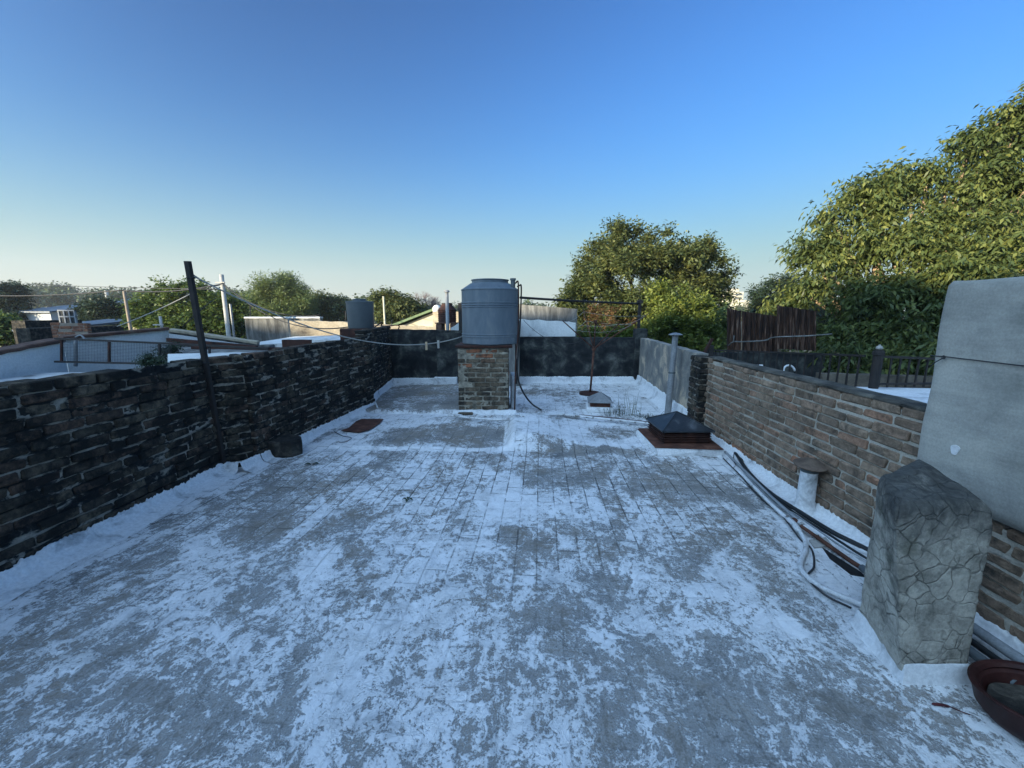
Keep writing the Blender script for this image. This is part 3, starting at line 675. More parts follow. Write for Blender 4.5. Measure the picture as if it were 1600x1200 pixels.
# pipes of the tank
def pz(px, py, Y): return P(px, py, Y)
pp = thing('water_pipe', 'thin dark pipes running down beside the big grey tank', 'pipe', (.07, 6.4, 0))
for (pa, rr_, mm) in (([P(803, 446, 6.35), P(806, 442, 6.33), P(810, 446, 6.32), P(809.5, 520, 6.3), P(806, 560, 6.2), P(804, 648, 6.12)], .011, 'rust_dark'),
                      ([P(808, 448, 6.5), P(812, 446, 6.5), P(814.5, 450, 6.5), P(813, 500, 6.45), P(809, 560, 6.3), P(807, 600, 6.25)], .012, 'dark_metal'),
                      ([P(803.5, 452, 6.42), P(805, 500, 6.4), P(806, 575, 6.3)], .009, 'dark_metal')):
    mb = MB(); mb.tube(bez(pa, 6), rr_, 8); mb.build('pipe', M[mm], pp, smooth=True)
mb = MB(); mb.tube(bez([P(807, 560, 6.25), P(809, 590, 6.3), P(817, 612, 6.4), P(830, 630, 6.4), G(846, 641, .02)], 8), .014, 8)
tag(mb.build('hose', M['black'], smooth=True), 'black hose curving down to the roof right of the tank pillar', 'hose')
# white upright board right of the pillar
mb = MB(); mb.rbox((-.02, 6.5, 0), (.06, 6.95, .55), .008, rot=R(2)); tag(mb.build('white_board', M['white_wall']), 'low white painted upstand wall just right of the tank pillar', 'board')
# long horizontal pipe to the iron post
a, b = P(813, 465, 6.5), P(998, 474.5, 9.05)
mb = MB(); mb.tube(sag(a, b, .01, 8), .02, 8); tag(mb.build('iron_bar', M['dark_metal'], smooth=True), 'long thin horizontal iron bar from the tank to the corner post', 'bar')
mb = MB(); q = P(1000, 470, 9.08); mb.rbox((q.x - .03, q.y - .03, 1.235), (q.x + .03, q.y + .03, q.z + .03), .005)
mb.rbox((q.x - .06, q.y - .04, q.z - .06), (q.x + .06, q.y + .04, q.z + .01), .005)
tag(mb.build('iron_post', M['dark_metal']), 'dark iron post standing on the right corner pier of the back wall', 'post')

# ================================================================== ROOF OBJECTS
# leaning iron pole
b0 = G(351, 737); t0 = P(293, 408, 3.66)
lp = thing('leaning_pole', 'black iron pole leaning left in front of the left brick wall', 'pole', b0)
d = (t0 - b0); ln = d.length; uz = d.normalized(); ux = Vector((1, 0, 0)); ux = (ux - uz * ux.dot(uz)).normalized(); uy = uz.cross(ux)
mb = MB(); mb.frame_box(b0, ux, uy, uz, (-.021, -.02, 0), (.021, -.013, ln), .002); mb.frame_box(b0, ux, uy, uz, (.014, -.0125, 0), (.021, .02, ln), .002)
mb.frame_box(b0, ux, uy, uz, (-.0205, -.0125, .3), (-.014, .02, ln - .01), .002)
mb.build('post', M['dark_metal'], lp, fix=True)
mb = MB(); mb.rbox((b0.x - .045, b0.y - .04, -.005), (b0.x + .045, b0.y + .05, .09), .01); mb.build('foot_plate', M['white'], lp)
mb = MB()
for k in (.55, .93):
    mb = MB(); mb.tube([b0 + d * k + Vector(((.03 * math.cos(t)), .03 * math.sin(t), 0)) for t in [i * math.pi / 4 for i in range(9)]], .004, 5)
    mb.build('wire_tie', M['wire'], lp)
# clothes line with pegs
ra, rb = b0 + d * .945, P(722, 526, 6.35)
rp = sag(ra, rb, .33, 40)
cl = thing('clothes_line', 'pale sagging clothes line from the leaning pole to the big tank', 'clothes line', rb)
mb = MB(); mb.tube(rp, .0075, 6); mb.build('rope', M['rope'], cl, smooth=True)
def peg(pt, label, m):
    o_ = thing('clothes_peg', label, 'clothes peg', pt, 'pegs on the clothes line')
    for s_ in (-1, 1):
        mb = MB(); mb.frame_box(Vector(pt), Vector((1, 0, 0)), Vector((0, 1, 0)), Z, (-.014, s_ * .011 - .006, -.085), (.014, s_ * .011 + .006, .03), .003); mb.build('jaw', m, o_)
    mb = MB(); mb.tube([Vector(pt) + Vector((-.016, -.02, -.02)), Vector(pt) + Vector((.016, .02, -.02))], .006, 6); mb.build('spring', M['zinc'], o_)
def onrope(px):
    best = None
    for i in range(len(rp) - 1):
        for k in range(10):
            q = rp[i].lerp(rp[i+1], k / 10); x = 800 + F * q.x / (q.y * cp - (q.z - H) * sp)
            if best is None or abs(x - px) < best[0]: best = (abs(x - px), q)
    return best[1]
peg(onrope(666), 'wooden clothes peg, the browner of the two on the clothes line', M['pin_wood'])
peg(onrope(685), 'pale clothes peg nearer the big tank on the clothes line', M['concrete_pole'])

# stump-like round block
c0 = G(440, 712); mb = MB(); k = 8; rings = []
for (rr_, z) in ((.205, -.003), (.21, .05), (.212, .12), (.205, .17), (.185, .185), (.08, .18)):
    for i in range(k):
        a = 2 * math.pi * i / k; e = 1 + .12 * nz(math.cos(a) * 1.3, math.sin(a) * 1.3, z * .5, 1.4)
        rings.append((c0.x + rr_ * e * math.cos(a) * 1.02, c0.y + .06 + rr_ * .8 * e * math.sin(a), z + .015 * nz(a, z, 3, 2)))
fs = [(j*k+i, j*k+(i+1) % k, (j+1)*k+(i+1) % k, (j+1)*k+i) for j in range(5) for i in range(k)] + [tuple(range(5*k, 6*k))]
mb.add(rings, fs); M['stump'] = mat('blackened_cement_block', [(.38, (.012, .012, .012)), (.52, (.038, .034, .029)), (.68, (.12, .105, .085))], 9, 9, .95, .4, 45, .8, .012)
st = mb.build('stone_block', M['stump']); tag(st, 'squat round blackened cement block at the foot of the left wall', 'block'); smooth_by_angle(st, 28)

# rusty sheet lying on the roof
def sheet(name, label, pix, z, th, m, cat):
    mb = MB(); pts = [G(*p, z) for p in pix]; mb.prism(pts, [p + Z * th for p in pts]); return tag(mb.build(name, m, fix=True), label, cat)
sheet('rusty_sheet', 'flat rusty iron sheet lying on the white roof near the left wall', [(533, 673), (545, 669), (556, 659), (565, 655), (599, 655), (594, 661), (577, 672), (560, 676)], .035, .006, M['rust'], 'metal sheet')
mb = MB(); mb.tube(bez([G(522, 674, .03), G(535, 681, .03), G(549, 684, .03), G(540, 690, .03), G(530, 691, .03)], 6), .004, 5)
tag(mb.build('wire', M['wire']), 'bent dark wire lying beside the rusty sheet', 'wire')

# rotary airer
rb0 = G(922, 616)
ra_ = thing('rotary_clothes_airer', 'rusty red umbrella frame clothes airer on the far white roof', 'clothes airer', rb0)
mb = MB(); mb.lathe(rb0, [(0, -.003), (.21, -.003), (.215, .02), (.20, .04), (.05, .05), (0, .05)], 24); smooth_by_angle(mb.build('base', M['rust_dark'], ra_))
hub = P(928, 545, 7.65); top = P(930.5, 500, 7.65)
mb = MB(); mb.tube([rb0, hub], .02, 8); mb.tube([hub, top], .014, 8); mb.build('pole', M['rust'], ra_, smooth=True)
mb = MB(); mb.lathe(hub - Z * .03, [(.02, 0), (.04, 0), (.045, .07), (.02, .075)], 12); smooth_by_angle(mb.build('hub', M['rust'], ra_)); mb = MB(); mb.lathe(top - Z * .06, [(.014, 0), (.035, 0), (.035, .05), (.014, .055)], 12); smooth_by_angle(mb.build('hub', M['rust'], ra_))
ends = [P(879, 501, 7.5), P(911, 484, 8.35), P(1013, 490, 7.9), P(968, 505, 6.95)]
for e in ends:
    mb = MB(); mb.tube([hub, e], .011, 6); ar = mb.build('arm', M['rust'], ra_, smooth=True)
    mb = MB(); mb.tube([top - Z * .04, hub.lerp(e, .55)], .007, 6); mb.build('strut', M['rust'], ar, smooth=True)
mb = MB()
for f_ in (.95, .7):
    for i in range(4): mb.tube(sag(hub.lerp(ends[i], f_), hub.lerp(ends[(i+1) % 4], f_), .05 if f_ > .8 else .03, 8), .0025, 4)
mb.build('line', M['rope'], ra_)
mb = MB(); mb.tube(sag(P(818, 500, 8.9), P(885, 537, 8.2), .12, 12) + sag(P(885, 537, 8.2), P(912, 530, 7.8), .03, 6)[1:], .005, 5); tag(mb.build('wire', M['wire']), 'loose cable drooping across the black back wall from the white parapet', 'wire')

# small skylight
s0 = G(941, 646)
sk = thing('skylight', 'small grey pyramid skylight on a white curb on the far roof', 'skylight', s0)
cx, cy = s0.x, s0.y + .22; rz = R(-8)
mb = MB(); mb.rbox((cx - .21, cy - .2, -.003), (cx + .21, cy + .2, .085), .02, rot=rz); mb.build('curb', M['white'], sk)
mb = MB(); mb.rbox((cx - .155, cy - .155, .085), (cx + .155, cy + .155, .155), .006, rot=rz); mb.build('frame', M['rust'], sk)
def pyramid(mb, cx, cy, hx, hy, z0, z1, rz, th=.012, ap=0):
    c, s = math.cos(rz), math.sin(rz); q = lambda x, y, z: (cx + x * c - y * s, cy + x * s + y * c, z)
    b = [q(-hx, -hy, z0), q(hx, -hy, z0), q(hx, hy, z0), q(-hx, hy, z0)]; b2 = [(x, y, z + th) for x, y, z in b]; a = q(ap, 0, z1)
    mb.add(b + b2 + [a], [(3,2,1,0), (0,1,5,4), (1,2,6,5), (2,3,7,6), (3,0,4,7), (4,5,8), (5,6,8), (6,7,8), (7,4,8)])
    for p in b2: mb.tube([p, a], .008, 5)
mb = MB(); pyramid(mb, cx, cy, .19, .19, .156, .30, rz); mb.build('pyramid_cover', M['zinc'], sk)
# big skylight
s0 = G(1075, 712)
sk = thing('skylight', 'large dark pyramid skylight with rusty louvred sides by the right wall', 'skylight', s0)
mb = MB(); mb.prism([G(1029, 713, 0), G(1133, 712, 0), (2.42, 5.05, 0), (1.60, 5.05, 0)], [G(1026, 701, .075), G(1130, 702, .075), (2.40, 5.03, .075), (1.62, 5.03, .075)]); mb.build('curb', M['white'], sk)
mb = MB(); mb.prism([G(1024, 700, .078), G(1131, 703, .078), (2.40, 5.04, .078), (1.62, 5.04, .078)], [G(1024, 699, .088), G(1130, 701, .088), (2.38, 5.02, .095), (1.64, 5.02, .095)]); mb.build('flashing', M['rust'], sk)
mb = MB(); ax, bx, ay, by = 1.735, 2.255, 4.42, 4.93
mb.box((ax, ay, .092), (bx, by, .225)); bxo = mb.build('louvred_box', M['rust_dark'], sk)
mb = MB()
for z in (.118, .146, .174, .202):
    for (p0, p1) in (((ax - .008, ay - .012, z), (bx + .008, ay - .012, z)), ((ax - .012, ay - .008, z), (ax - .012, by, z)), ((bx + .012, ay, z), (bx + .012, by, z))):
        p0, p1 = Vector(p0), Vector(p1); dd = (p1 - p0).normalized(); nn = Vector((dd.y, -dd.x, 0))
        mb.frame_box(p0, dd, nn, Z, (0, -.012, -.003), ((p1 - p0).length, .006, .003), .001)
mb.build('louvre', M['rust_dark'], bxo)
mb = MB(); pyramid(mb, (ax + bx) / 2, (ay + by) / 2, .295, .29, .226, .40, 0, .014, -.03); mb.build('pyramid_cover', M['darksheet'], sk)

# tall vent pipe
v0 = Vector((2.36, 6.0, 0)); v0 = G(1043, 650); v0.z = 0
vp = thing('vent_pipe', 'tall grey metal vent pipe with flat cap beside the large skylight', 'vent pipe', v0)
tt = P(1055.5, 524, v0.y + .02)
mb = MB(); mid = v0.lerp(tt, .55); mb.tube([v0, mid], .048, 20); mb.tube([mid - Z * .02, tt], .043, 20)
smooth_by_angle(mb.build('pipe', M['zinc'], vp), 50)
mb = MB(); mb.lathe(mid - Z * .015, [(.0485, 0), (.053, .0), (.053, .02), (.045, .022)], 20); mb.build('collar', M['plastic_dark'], vp)
mb = MB(); mb.lathe(tt + Z * .005, [(.035, -.03), (.035, .0), (.100, .0), (.102, .007), (.05, .03), (0, .038)], 24); smooth_by_angle(mb.build('cap', M['zinc'], vp), 30)
# short vent
v1 = G(1256, 800, 0); hh = P(1263, 727, v1.y + .0).z
sv = thing('vent_pipe', 'short white painted vent pipe with rusty mushroom cap by the right wall', 'vent pipe', v1)
mb = MB(); mb.lathe(v1, [(.11, -.003), (.085, .03), (.066, .07), (.062, .1), (.058, hh - .05)], 24); mb.build('pipe', M['white'], sv, smooth=True)
mb = MB(); mb.lathe(v1, [(.0585, hh - .05), (.0585, hh), (0, hh)], 24); mb.build('collar', M['plastic_dark'], sv, smooth=True)
mb = MB(); mb.lathe(v1 + Vector((0, 0, hh)), [(.04, .0), (.108, -.004), (.112, .006), (.07, .034), (.02, .045), (0, .046)], 24, M3=Matrix.Rotation(R(6), 3, 'X')); smooth_by_angle(mb.build('cap', M['weathered_rust'], sv), 40)

# ---- cracked chimney
def quad_ring(pts, zadd, bulge, n, seed):
    out = []
    for i in range(4):
        a, b = pts[i], pts[(i+1) % 4]
        for k in range(n):
            q = a.lerp(b, k / n); out.append(q)
    return out
fl, bl, fr = G(1410, 1064), G(1338, 975), G(1508, 1062); br = fr + (bl - fl)
TF, TB, TR, TBR = P(1396, 800, fl.y + .02), P(1372, 752, 1.74), P(1553, 806, fr.y + .03), P(1452, 727, 2.02)
for q in (TF, TR): q.z = .80
TB.z = .83; TBR.z = .84; TBR.x = 2.06; TBR.y = 1.95
base = [fl, fr, br, bl]; topq = [TF, TR, TBR, TB]
cen = (fl + fr + br + bl) / 4; cent = sum(topq, Vector()) / 4
ch_ = thing('chimney', 'squat cracked grey cement chimney stub with blackened top in the right foreground', 'chimney', (cen.x, cen.y, 0))
mb = MB(); nside = 24; nl = 56; rings = []
for j in range(nl + 1):
    t = j / nl; ring = []
    for i in range(4):
        ca, cb = base[i].lerp(topq[i], t), base[(i+1) % 4].lerp(topq[(i+1) % 4], t)
        for k in range(nside): ring.append(ca.lerp(cb, k / nside))
    cc = cen.lerp(cent, t)
    top_in = 0 if t < .93 else (t - .93) / .07
    for q in ring:
        d_ = q - cc; d_.z = 0; L_ = d_.length
        # round the corners
        w_ = abs(d_.normalized().dot(Vector((1, 0, 0)))); 
        e = .008 * nz(q.x, q.y, q.z, 4) + .004 * nz(q.x, q.y, q.z, 14) + .005 * nz(q.x, q.y, q.z, 34)
        f_ = (1 - .10 * top_in ** 2)
        p_ = cc + d_ * f_ + d_.normalized() * e; p_.z = q.z + .012 * nz(q.x, q.y, 3, 7) * t
        rings.append(p_)
npr = 4 * nside
fs = [(j*npr+i, j*npr+(i+1) % npr, (j+1)*npr+(i+1) % npr, (j+1)*npr+i) for j in range(nl) for i in range(npr)]
last = rings[-npr:]; off = len(rings); tops = []
for s_i, s_ in enumerate((.75, .5, .25)):
    for q in last:
        d_ = q - cent; tops.append(cent + Vector((d_.x * s_, d_.y * s_, d_.z + .02 * (1 - s_) + .02 * nz(q.x * s_, q.y * s_, s_, 9))))
fs += [((nl + j)*npr+i, (nl + j)*npr+(i+1) % npr, (nl + j+1)*npr+(i+1) % npr, (nl + j+1)*npr+i) for j in range(3) for i in range(npr)]
rings += tops; fs.append(tuple((nl+3)*npr + i for i in range(npr)))
mb.add(rings, fs); cho = mb.build('stack', M['chimney'], ch_, smooth=True)
sm = cho.modifiers.new('soften', 'SMOOTH'); sm.factor = .5; sm.iterations = 3
# white painted foot
mb = MB(); pts = []
def out(q, a, z):
    d_ = q - cen; return Vector((q.x + (a if d_.x > 0 else -a), q.y + (a if d_.y > 0 else -a), z))
for i in range(4):
    ca, cb = base[i], base[(i+1) % 4]
    for k in range(20):
        q = ca.lerp(cb, k / 20); dd = (q - cen); dd.z = 0; dn = dd.normalized()
        h_ = .085 + .01 * nz(q.x, q.y, 0, 8)
        for (a, z) in ((.002, h_), (.010, h_ * .9), (.014, .03), (.035, -.003)): pts.append(q + dn * a + Z * z)
pts += pts[:4]; mb.grid(pts, 4, 81); mb.build('painted_foot', M['white'], ch_, smooth=True)

# ---- smooth grey cement slab with wire
sl_o = Vector((2.275, 2.19, 0)); uxs = Vector((-.03, -1, 0)).normalized(); uys = Vector((-uxs.y, uxs.x, 0))
sb = thing('cement_slab', 'tall smooth grey cement slab set on the low brick wall at the right edge', 'slab', (2.34, 1.5, .575))
mb = MB(); nu, nv = 40, 44; W_, ZB, ZT, TH = 1.6, .585, 1.72, .14
def slabpt(u, v, side):
    # u 0..1 along, v 0..1 up; rounded left edge and bottom
    x = W_ * u; z = ZB + (ZT - ZB) * v
    lift = .10 * max(0, 1 - x / .28) ** 2 * (1 - v) ** 3 * 0
    e = .006 * nz(x, z, side, 2.2) + .002 * nz(x, z, side, 9)
    rnd_ = .03 * (max(0, 1 - x / .05)) ** 2 + .03 * max(0, 1 - (z - ZB) / .05) ** 2 + .02 * max(0, 1 - (ZT - z) / .03) ** 2
    y = (-rnd_*-1 if side == 0 else TH - rnd_)
    sx = .012 * nz(z, side, 5, 3) * (1 - u)
    zz = z + .012 * nz(x, 2, 7, 3) * v + (-.03 * u * v)
    return sl_o + uxs * (x + sx) + uys * ((y if side == 0 else TH - rnd_) + e) + Z * (zz + lift)
front = [slabpt(i / nu, j / nv, 0) for j in range(nv + 1) for i in range(nu + 1)]
back = [slabpt(i / nu, j / nv, 1) for j in range(nv + 1) for i in range(nu + 1)]
mb.grid(front, nu + 1, nv + 1); g = MB(); g.grid(back, nu + 1, nv + 1); mb.add(g.v, [f[::-1] for f in g.f])
n1_ = (nu + 1) * (nv + 1); allv = front + back; per = [j * (nu+1) for j in range(nv+1)] + [nv*(nu+1) + i for i in range(1, nu+1)] + [j*(nu+1)+nu for j in range(nv-1, -1, -1)] + [i for i in range(nu-1, 0, -1)]
mb.add(allv, [(per[i], per[(i+1) % len(per)], n1_ + per[(i+1) % len(per)], n1_ + per[i]) for i in range(len(per))])
so_ = mb.build('slab', M['slab'], sb, fix=True); smooth_by_angle(so_, 60)
mb = MB()
wz = 1.325; wp = [sl_o + uxs * x + uys * y + Z * (wz + .004 * math.sin(9 * x)) for (x, y) in ((-.012, TH + .01), (-.012, .05), (-.004, .008), (.03, -.006), (.10, -.009), (.4, -.009), (.8, -.009), (1.2, -.009))]
mb.tube(wp, .0032, 6)
kn = sl_o + uxs * .09 + uys * -.012 + Z * wz
mb.tube([kn + Vector((-.004, math.cos(a) * .008, math.sin(a) * .008)) for a in [i * .7 for i in range(10)]], .003, 5)
mb.tube([kn, kn + Vector((-.012, .03, -.03)), kn + Vector((-.008, .055, -.055))], .003, 5); mb.build('wire', M['wire'], sb)
pw = ray(1492, 703); q = Vector((0, 0, H)) + pw * ((sl_o + uys * -.004 - Vector((0, 0, H))).dot(uys) / pw.dot(uys))
mb = MB(); k = 14
fr_ = [q + uxs * (.020 * math.cos(a) * (1 + .2 * math.sin(3 * a))) + Z * (.03 * math.sin(a) * (1 + .15 * math.cos(2 * a))) for a in [2*math.pi*i/k for i in range(k)]]
mb.prism([p - uys * .002 for p in fr_], [p + uys * .014 for p in fr_]); mb.build('paint_splash', M['white'], sb, fix=True)

# ---- pipes and hoses on the right
def run(name, label, cat, pix, r, m, z=None, parent=None, n=8):
    z = r if z is None else z
    pts = [G(p[0], p[1], p[2] if len(p) > 2 else z) for p in pix]; mb = MB(); mb.tube(bez(pts, 6), r, n)
    o = mb.build(name, m, parent, smooth=True)
    if parent is None: tag(o, label, cat)
    return o
run('black_hose', 'thick black hose running along the foot of the right brick wall', 'hose', [(1100, 664, .05), (1120, 680, .05), (1141, 693, .05), (1152, 712, .05), (1172, 740), (1205, 771), (1250, 800), (1300, 831), (1350, 856), (1400, 884), (1470, 920)], .017, M['black'], .03)
run('black_hose', 'second thinner black hose twisting beside the thick one by the right wall', 'hose', [(1118, 676, .06), (1137, 695, .06), (1158, 716, .04), (1166, 738), (1195, 767), (1228, 792), (1262, 815), (1296, 836), (1330, 858), (1362, 878), (1420, 915)], .010, M['black'], .015)
run('grey_cable', 'thin grey cable lying loosely between the white conduits and black hoses', 'cable', [(1138, 700, .03), (1150, 722, .015), (1180, 757, .02), (1214, 790, .01), (1240, 802, .015), (1275, 826, .01), (1312, 852, .015), (1345, 872, .01), (1390, 900, .01)], .006, M['pvc_grey'], .01)
run('dark_cable', 'thin dark cable crossing under the couplings near the cracked chimney', 'cable', [(1130, 716, .01), (1156, 742, .02), (1188, 778, .01), (1222, 806, .02), (1250, 842, .02), (1268, 858, .01), (1272, 885, .01), (1262, 902, .01), (1290, 930, .01), (1330, 950, .01)], .006, M['wire'], .01)
cpn = thing('conduit', 'pair of white painted conduits on the roof beside the right wall', 'pipe', G(1190, 760))
run('pipe', '', '', [(1130, 712, .03), (1160, 742, .03), (1200, 783, .03), (1239, 818, .03)], .015, M['pvc_white'], parent=cpn)
run('pipe', '', '', [(1133, 706, .03), (1165, 737, .03), (1207, 778, .03), (1246, 812, .03)], .013, M['pvc_grey'], parent=cpn)
run('coupling', '', '', [(1233, 812, .03), (1241, 820, .03), (1248, 829, .03)], .022, M['pvc_white'], parent=cpn)
run('coupling', '', '', [(1247, 815, .035), (1254, 821, .035)], .020, M['pvc_white'], parent=cpn)
run('coupling', '', '', [(1240, 812, .035), (1246, 817, .035)], .019, M['rust'], parent=cpn)
run('grey_hose', 'grey white hose bending in an S towards the cracked chimney', 'hose', [(1246, 825, .03), (1257, 843), (1259, 860), (1251, 880), (1258, 898), (1285, 918), (1320, 934), (1345, 944), (1372, 958)], .0155, M['pvc_white'], .02)
rr1 = thing('red_pipe', 'red brown pipe with flaking white paint beside the black hose', 'pipe', G(1290, 850))
run('pipe', '', '', [(1252, 822, .04), (1275, 838, .04), (1300, 856, .035), (1330, 877, .03), (1356, 893, .03), (1400, 920, .03)], .014, M['rust'], parent=rr1)
run('flaked_paint', '', '', [(1256, 821.5, .050), (1266, 828, .050), (1278, 836.5, .050)], .009, M['pvc_white'], parent=rr1)
run('thin_wire', 'thin dark wire tied round the hoses next to the right wall', 'wire', [(1143, 700, .06), (1147, 706, .05), (1146, 718, .03), (1150, 727, .03)], .004, M['wire'], .01)
sheet('wet_strip', 'dark strip of old roofing felt under the red pipe', [(1284, 856), (1345, 895), (1352, 903), (1330, 899), (1296, 874)], .004, .006, M['black'], 'roofing strip')
sheet('tile_piece', 'broken pale tile under the red pipe', [(1264, 846), (1290, 842), (1300, 855), (1272, 858)], .004, .014, M['concrete_pole'], 'tile')
# pipes right of the chimney
for (l_, x_, z_, r_, m_) in (('thick grey pipe nearest the wall beside the cracked chimney', 2.185, .085, .024, 'pvc_grey'), ('black pipe lying between two grey pipes right of the chimney', 2.13, .055, .015, 'black'), ('dull grey pipe lying right of the cracked chimney, nearer the rusty basin', 2.075, .045, .021, 'plastic_dark')):
    mb = MB(); mb.tube(bez([Vector((x_ + .03, 2.2, z_)), Vector((x_, 1.8, z_)), Vector((x_ - .005, 1.42, z_ + .003))], 6), r_, 10)
    tag(mb.build('pipe', M[m_], smooth=True), l_, 'pipe')
# pipes crossing the back of the near roof
run('pipe', 'long white painted pipe lying across the roof behind the hump', 'pipe', [(700, 649, .07), (760, 655, .08), (800, 655, .13), (840, 650, .11), (880, 648, .08), (940, 654, .07), (1000, 660, .06), (1030, 664, .06)], .018, M['pvc_white'])
run('pipe', 'rusty pipe lying beside the long white pipe near the skylights', 'pipe', [(905, 649, .03), (950, 653, .03), (1022, 661, .03)], .014, M['rust_dark'])
run('pipe', 'short white pipe lying left of the tank pillar', 'pipe', [(697, 640, .06), (706, 646, .06), (722, 649, .05)], .014, M['pvc_white'])
run('metal_strip', 'thin pale strip at the foot of the end of the left wall', 'strip', [(585, 625, .1), (590, 637, .06)], .012, M['white'])

# ---- rusty basin
c_ = G(1640, 1146) + Vector((0, 0, 0)); tilt = Matrix.Rotation(R(-9), 3, 'X') @ Matrix.Rotation(R(-6), 3, 'Y')
bs = thing('rusty_basin', 'round red brown metal basin on the roof at the bottom right corner', 'basin', (c_.x, c_.y, 0))
mb = MB(); cc = Vector((c_.x, c_.y, .015))
mb.lathe(cc, [(0, .0), (.13, 0), (.165, .015), (.188, .05), (.192, .105), (.199, .120), (.200, .127), (.193, .131), (.180, .127), (.172, .114), (.178, .104), (.165, .096), (.157, .05), (.12, .03), (0, .025)], 56, M3=tilt)
o = mb.build('bowl', M['rust_red'], bs); smooth_by_angle(o, 40)
mb = MB(); pts = []
for j in range(9):
    for i in range(40):
        a = 2*math.pi*i/40; r_ = .151 * j / 8; pts.append(cc + tilt @ Vector((r_*math.cos(a), r_*math.sin(a), .062 + .018 * nz(r_*math.cos(a), r_*math.sin(a), 1, 18))))
mb.add(pts, [(j*40+i, j*40+(i+1) % 40, (j+1)*40+(i+1) % 40, (j+1)*40+i) for j in range(8) for i in range(40)]); mb.build('mud', M['stump'], bs, smooth=True)
# dry red leaf stalk
mb = MB(); mb.tube(bez([G(1456, 1100, .01), G(1470, 1101, .015), G(1484, 1104, .012)], 5), [.002] + [.0055] * 4 + [.005] * 5 + [.0025], 6)
mb.tube(bez([G(1484, 1104, .012), G(1500, 1111, .006), G(1516, 1117, .008)], 5), .0022, 5)
tag(mb.build('dry_stalk', M['stick'], smooth=True), 'dark red dry leaf stalk on the roof beside the basin', 'dry stalk')
# leaves on the roof
def leaf_bit(pix, label, cat='leaf', s=.03, n=3, seed=1, m='leaf_dark', grp=None):
    rg = random.Random(seed); c = G(*pix); mb = MB()
    for k in range(n):
        a = 2 * math.pi * k / n + rg.uniform(-.4, .4); d_ = Vector((math.cos(a), math.sin(a), 0)); nn = Vector((-d_.y, d_.x, 0)); b = c + d_ * s * .15 + Z * .008
        ns = 5; pts = []
        for i in range(ns + 1):
            t = i / ns; wv = s * .36 * math.sin(math.pi * min(1, t * .95 + .03)) ** .8; pz_ = .012 * math.sin(t * 3) 
            for e in (-1, 0, 1): pts.append(b + d_ * s * t + nn * wv * e + Z * (pz_ + .006 * abs(e)))
        mb.grid(pts, 3, ns + 1)
    return tag(mb.build('fallen_leaf', M[m], smooth=True), label, cat, grp)
leaf_bit((637, 783), 'sprig of three dark green leaves fallen on the white paint in mid roof', s=.040, n=4, seed=3)
leaf_bit((487, 727), 'curled dark leaf on the roof right of the cement block', s=.06, n=2, seed=5)
leaf_bit((90, 853), 'dark crumb of debris on the white upstand in the left foreground', s=.03, n=2, seed=7, m='stick')

# weeds
def weeds(base_pts, label, h, seed, n=40, m='leaf_left'):
    rg = random.Random(seed); c = base_pts; mb = MB()
    for k in range(n):
        p = Vector((c.x + rg.gauss(0, .09), c.y + rg.gauss(0, .05), .0)); hh = h * rg.uniform(.35, 1); lean = Vector((rg.gauss(0, .12), rg.gauss(0, .12), 1)) * hh
        mid = p + lean * .5 + Vector((rg.gauss(0, .01), rg.gauss(0, .01), 0)); mb.tube([p, mid, p + lean], [.003, .0025, .001], 4, 0, rnd=rg.random())
        for q in range(rg.randint(1, 4)):
            t = rg.uniform(.25, 1); b = p + lean * t; a = rg.uniform(0, 6.3); d_ = Vector((math.cos(a), math.sin(a), rg.uniform(-.2, .7))) * .03; nn = Vector((-d_.y, d_.x, 0)) * .25
            mb.add([b, b + d_ * .5 + nn, b + d_, b + d_ * .5 - nn], [(0, 1, 2, 3)], 0, rg.random())
    return tag(mb.build('weed', M[m]), label, 'weed', )
weeds(G(985, 652), 'thin tall dry weeds growing at the roof joint between the two skylights', .42, 4, 16, 'leaf_mid')
weeds(G(965, 650), 'low green weeds beside the small skylight curb', .16, 6, 30, 'leaf_dark')
weeds(G(1005, 655), 'low green weeds at the joint near the large skylight', .12, 8, 26, 'leaf_dark')

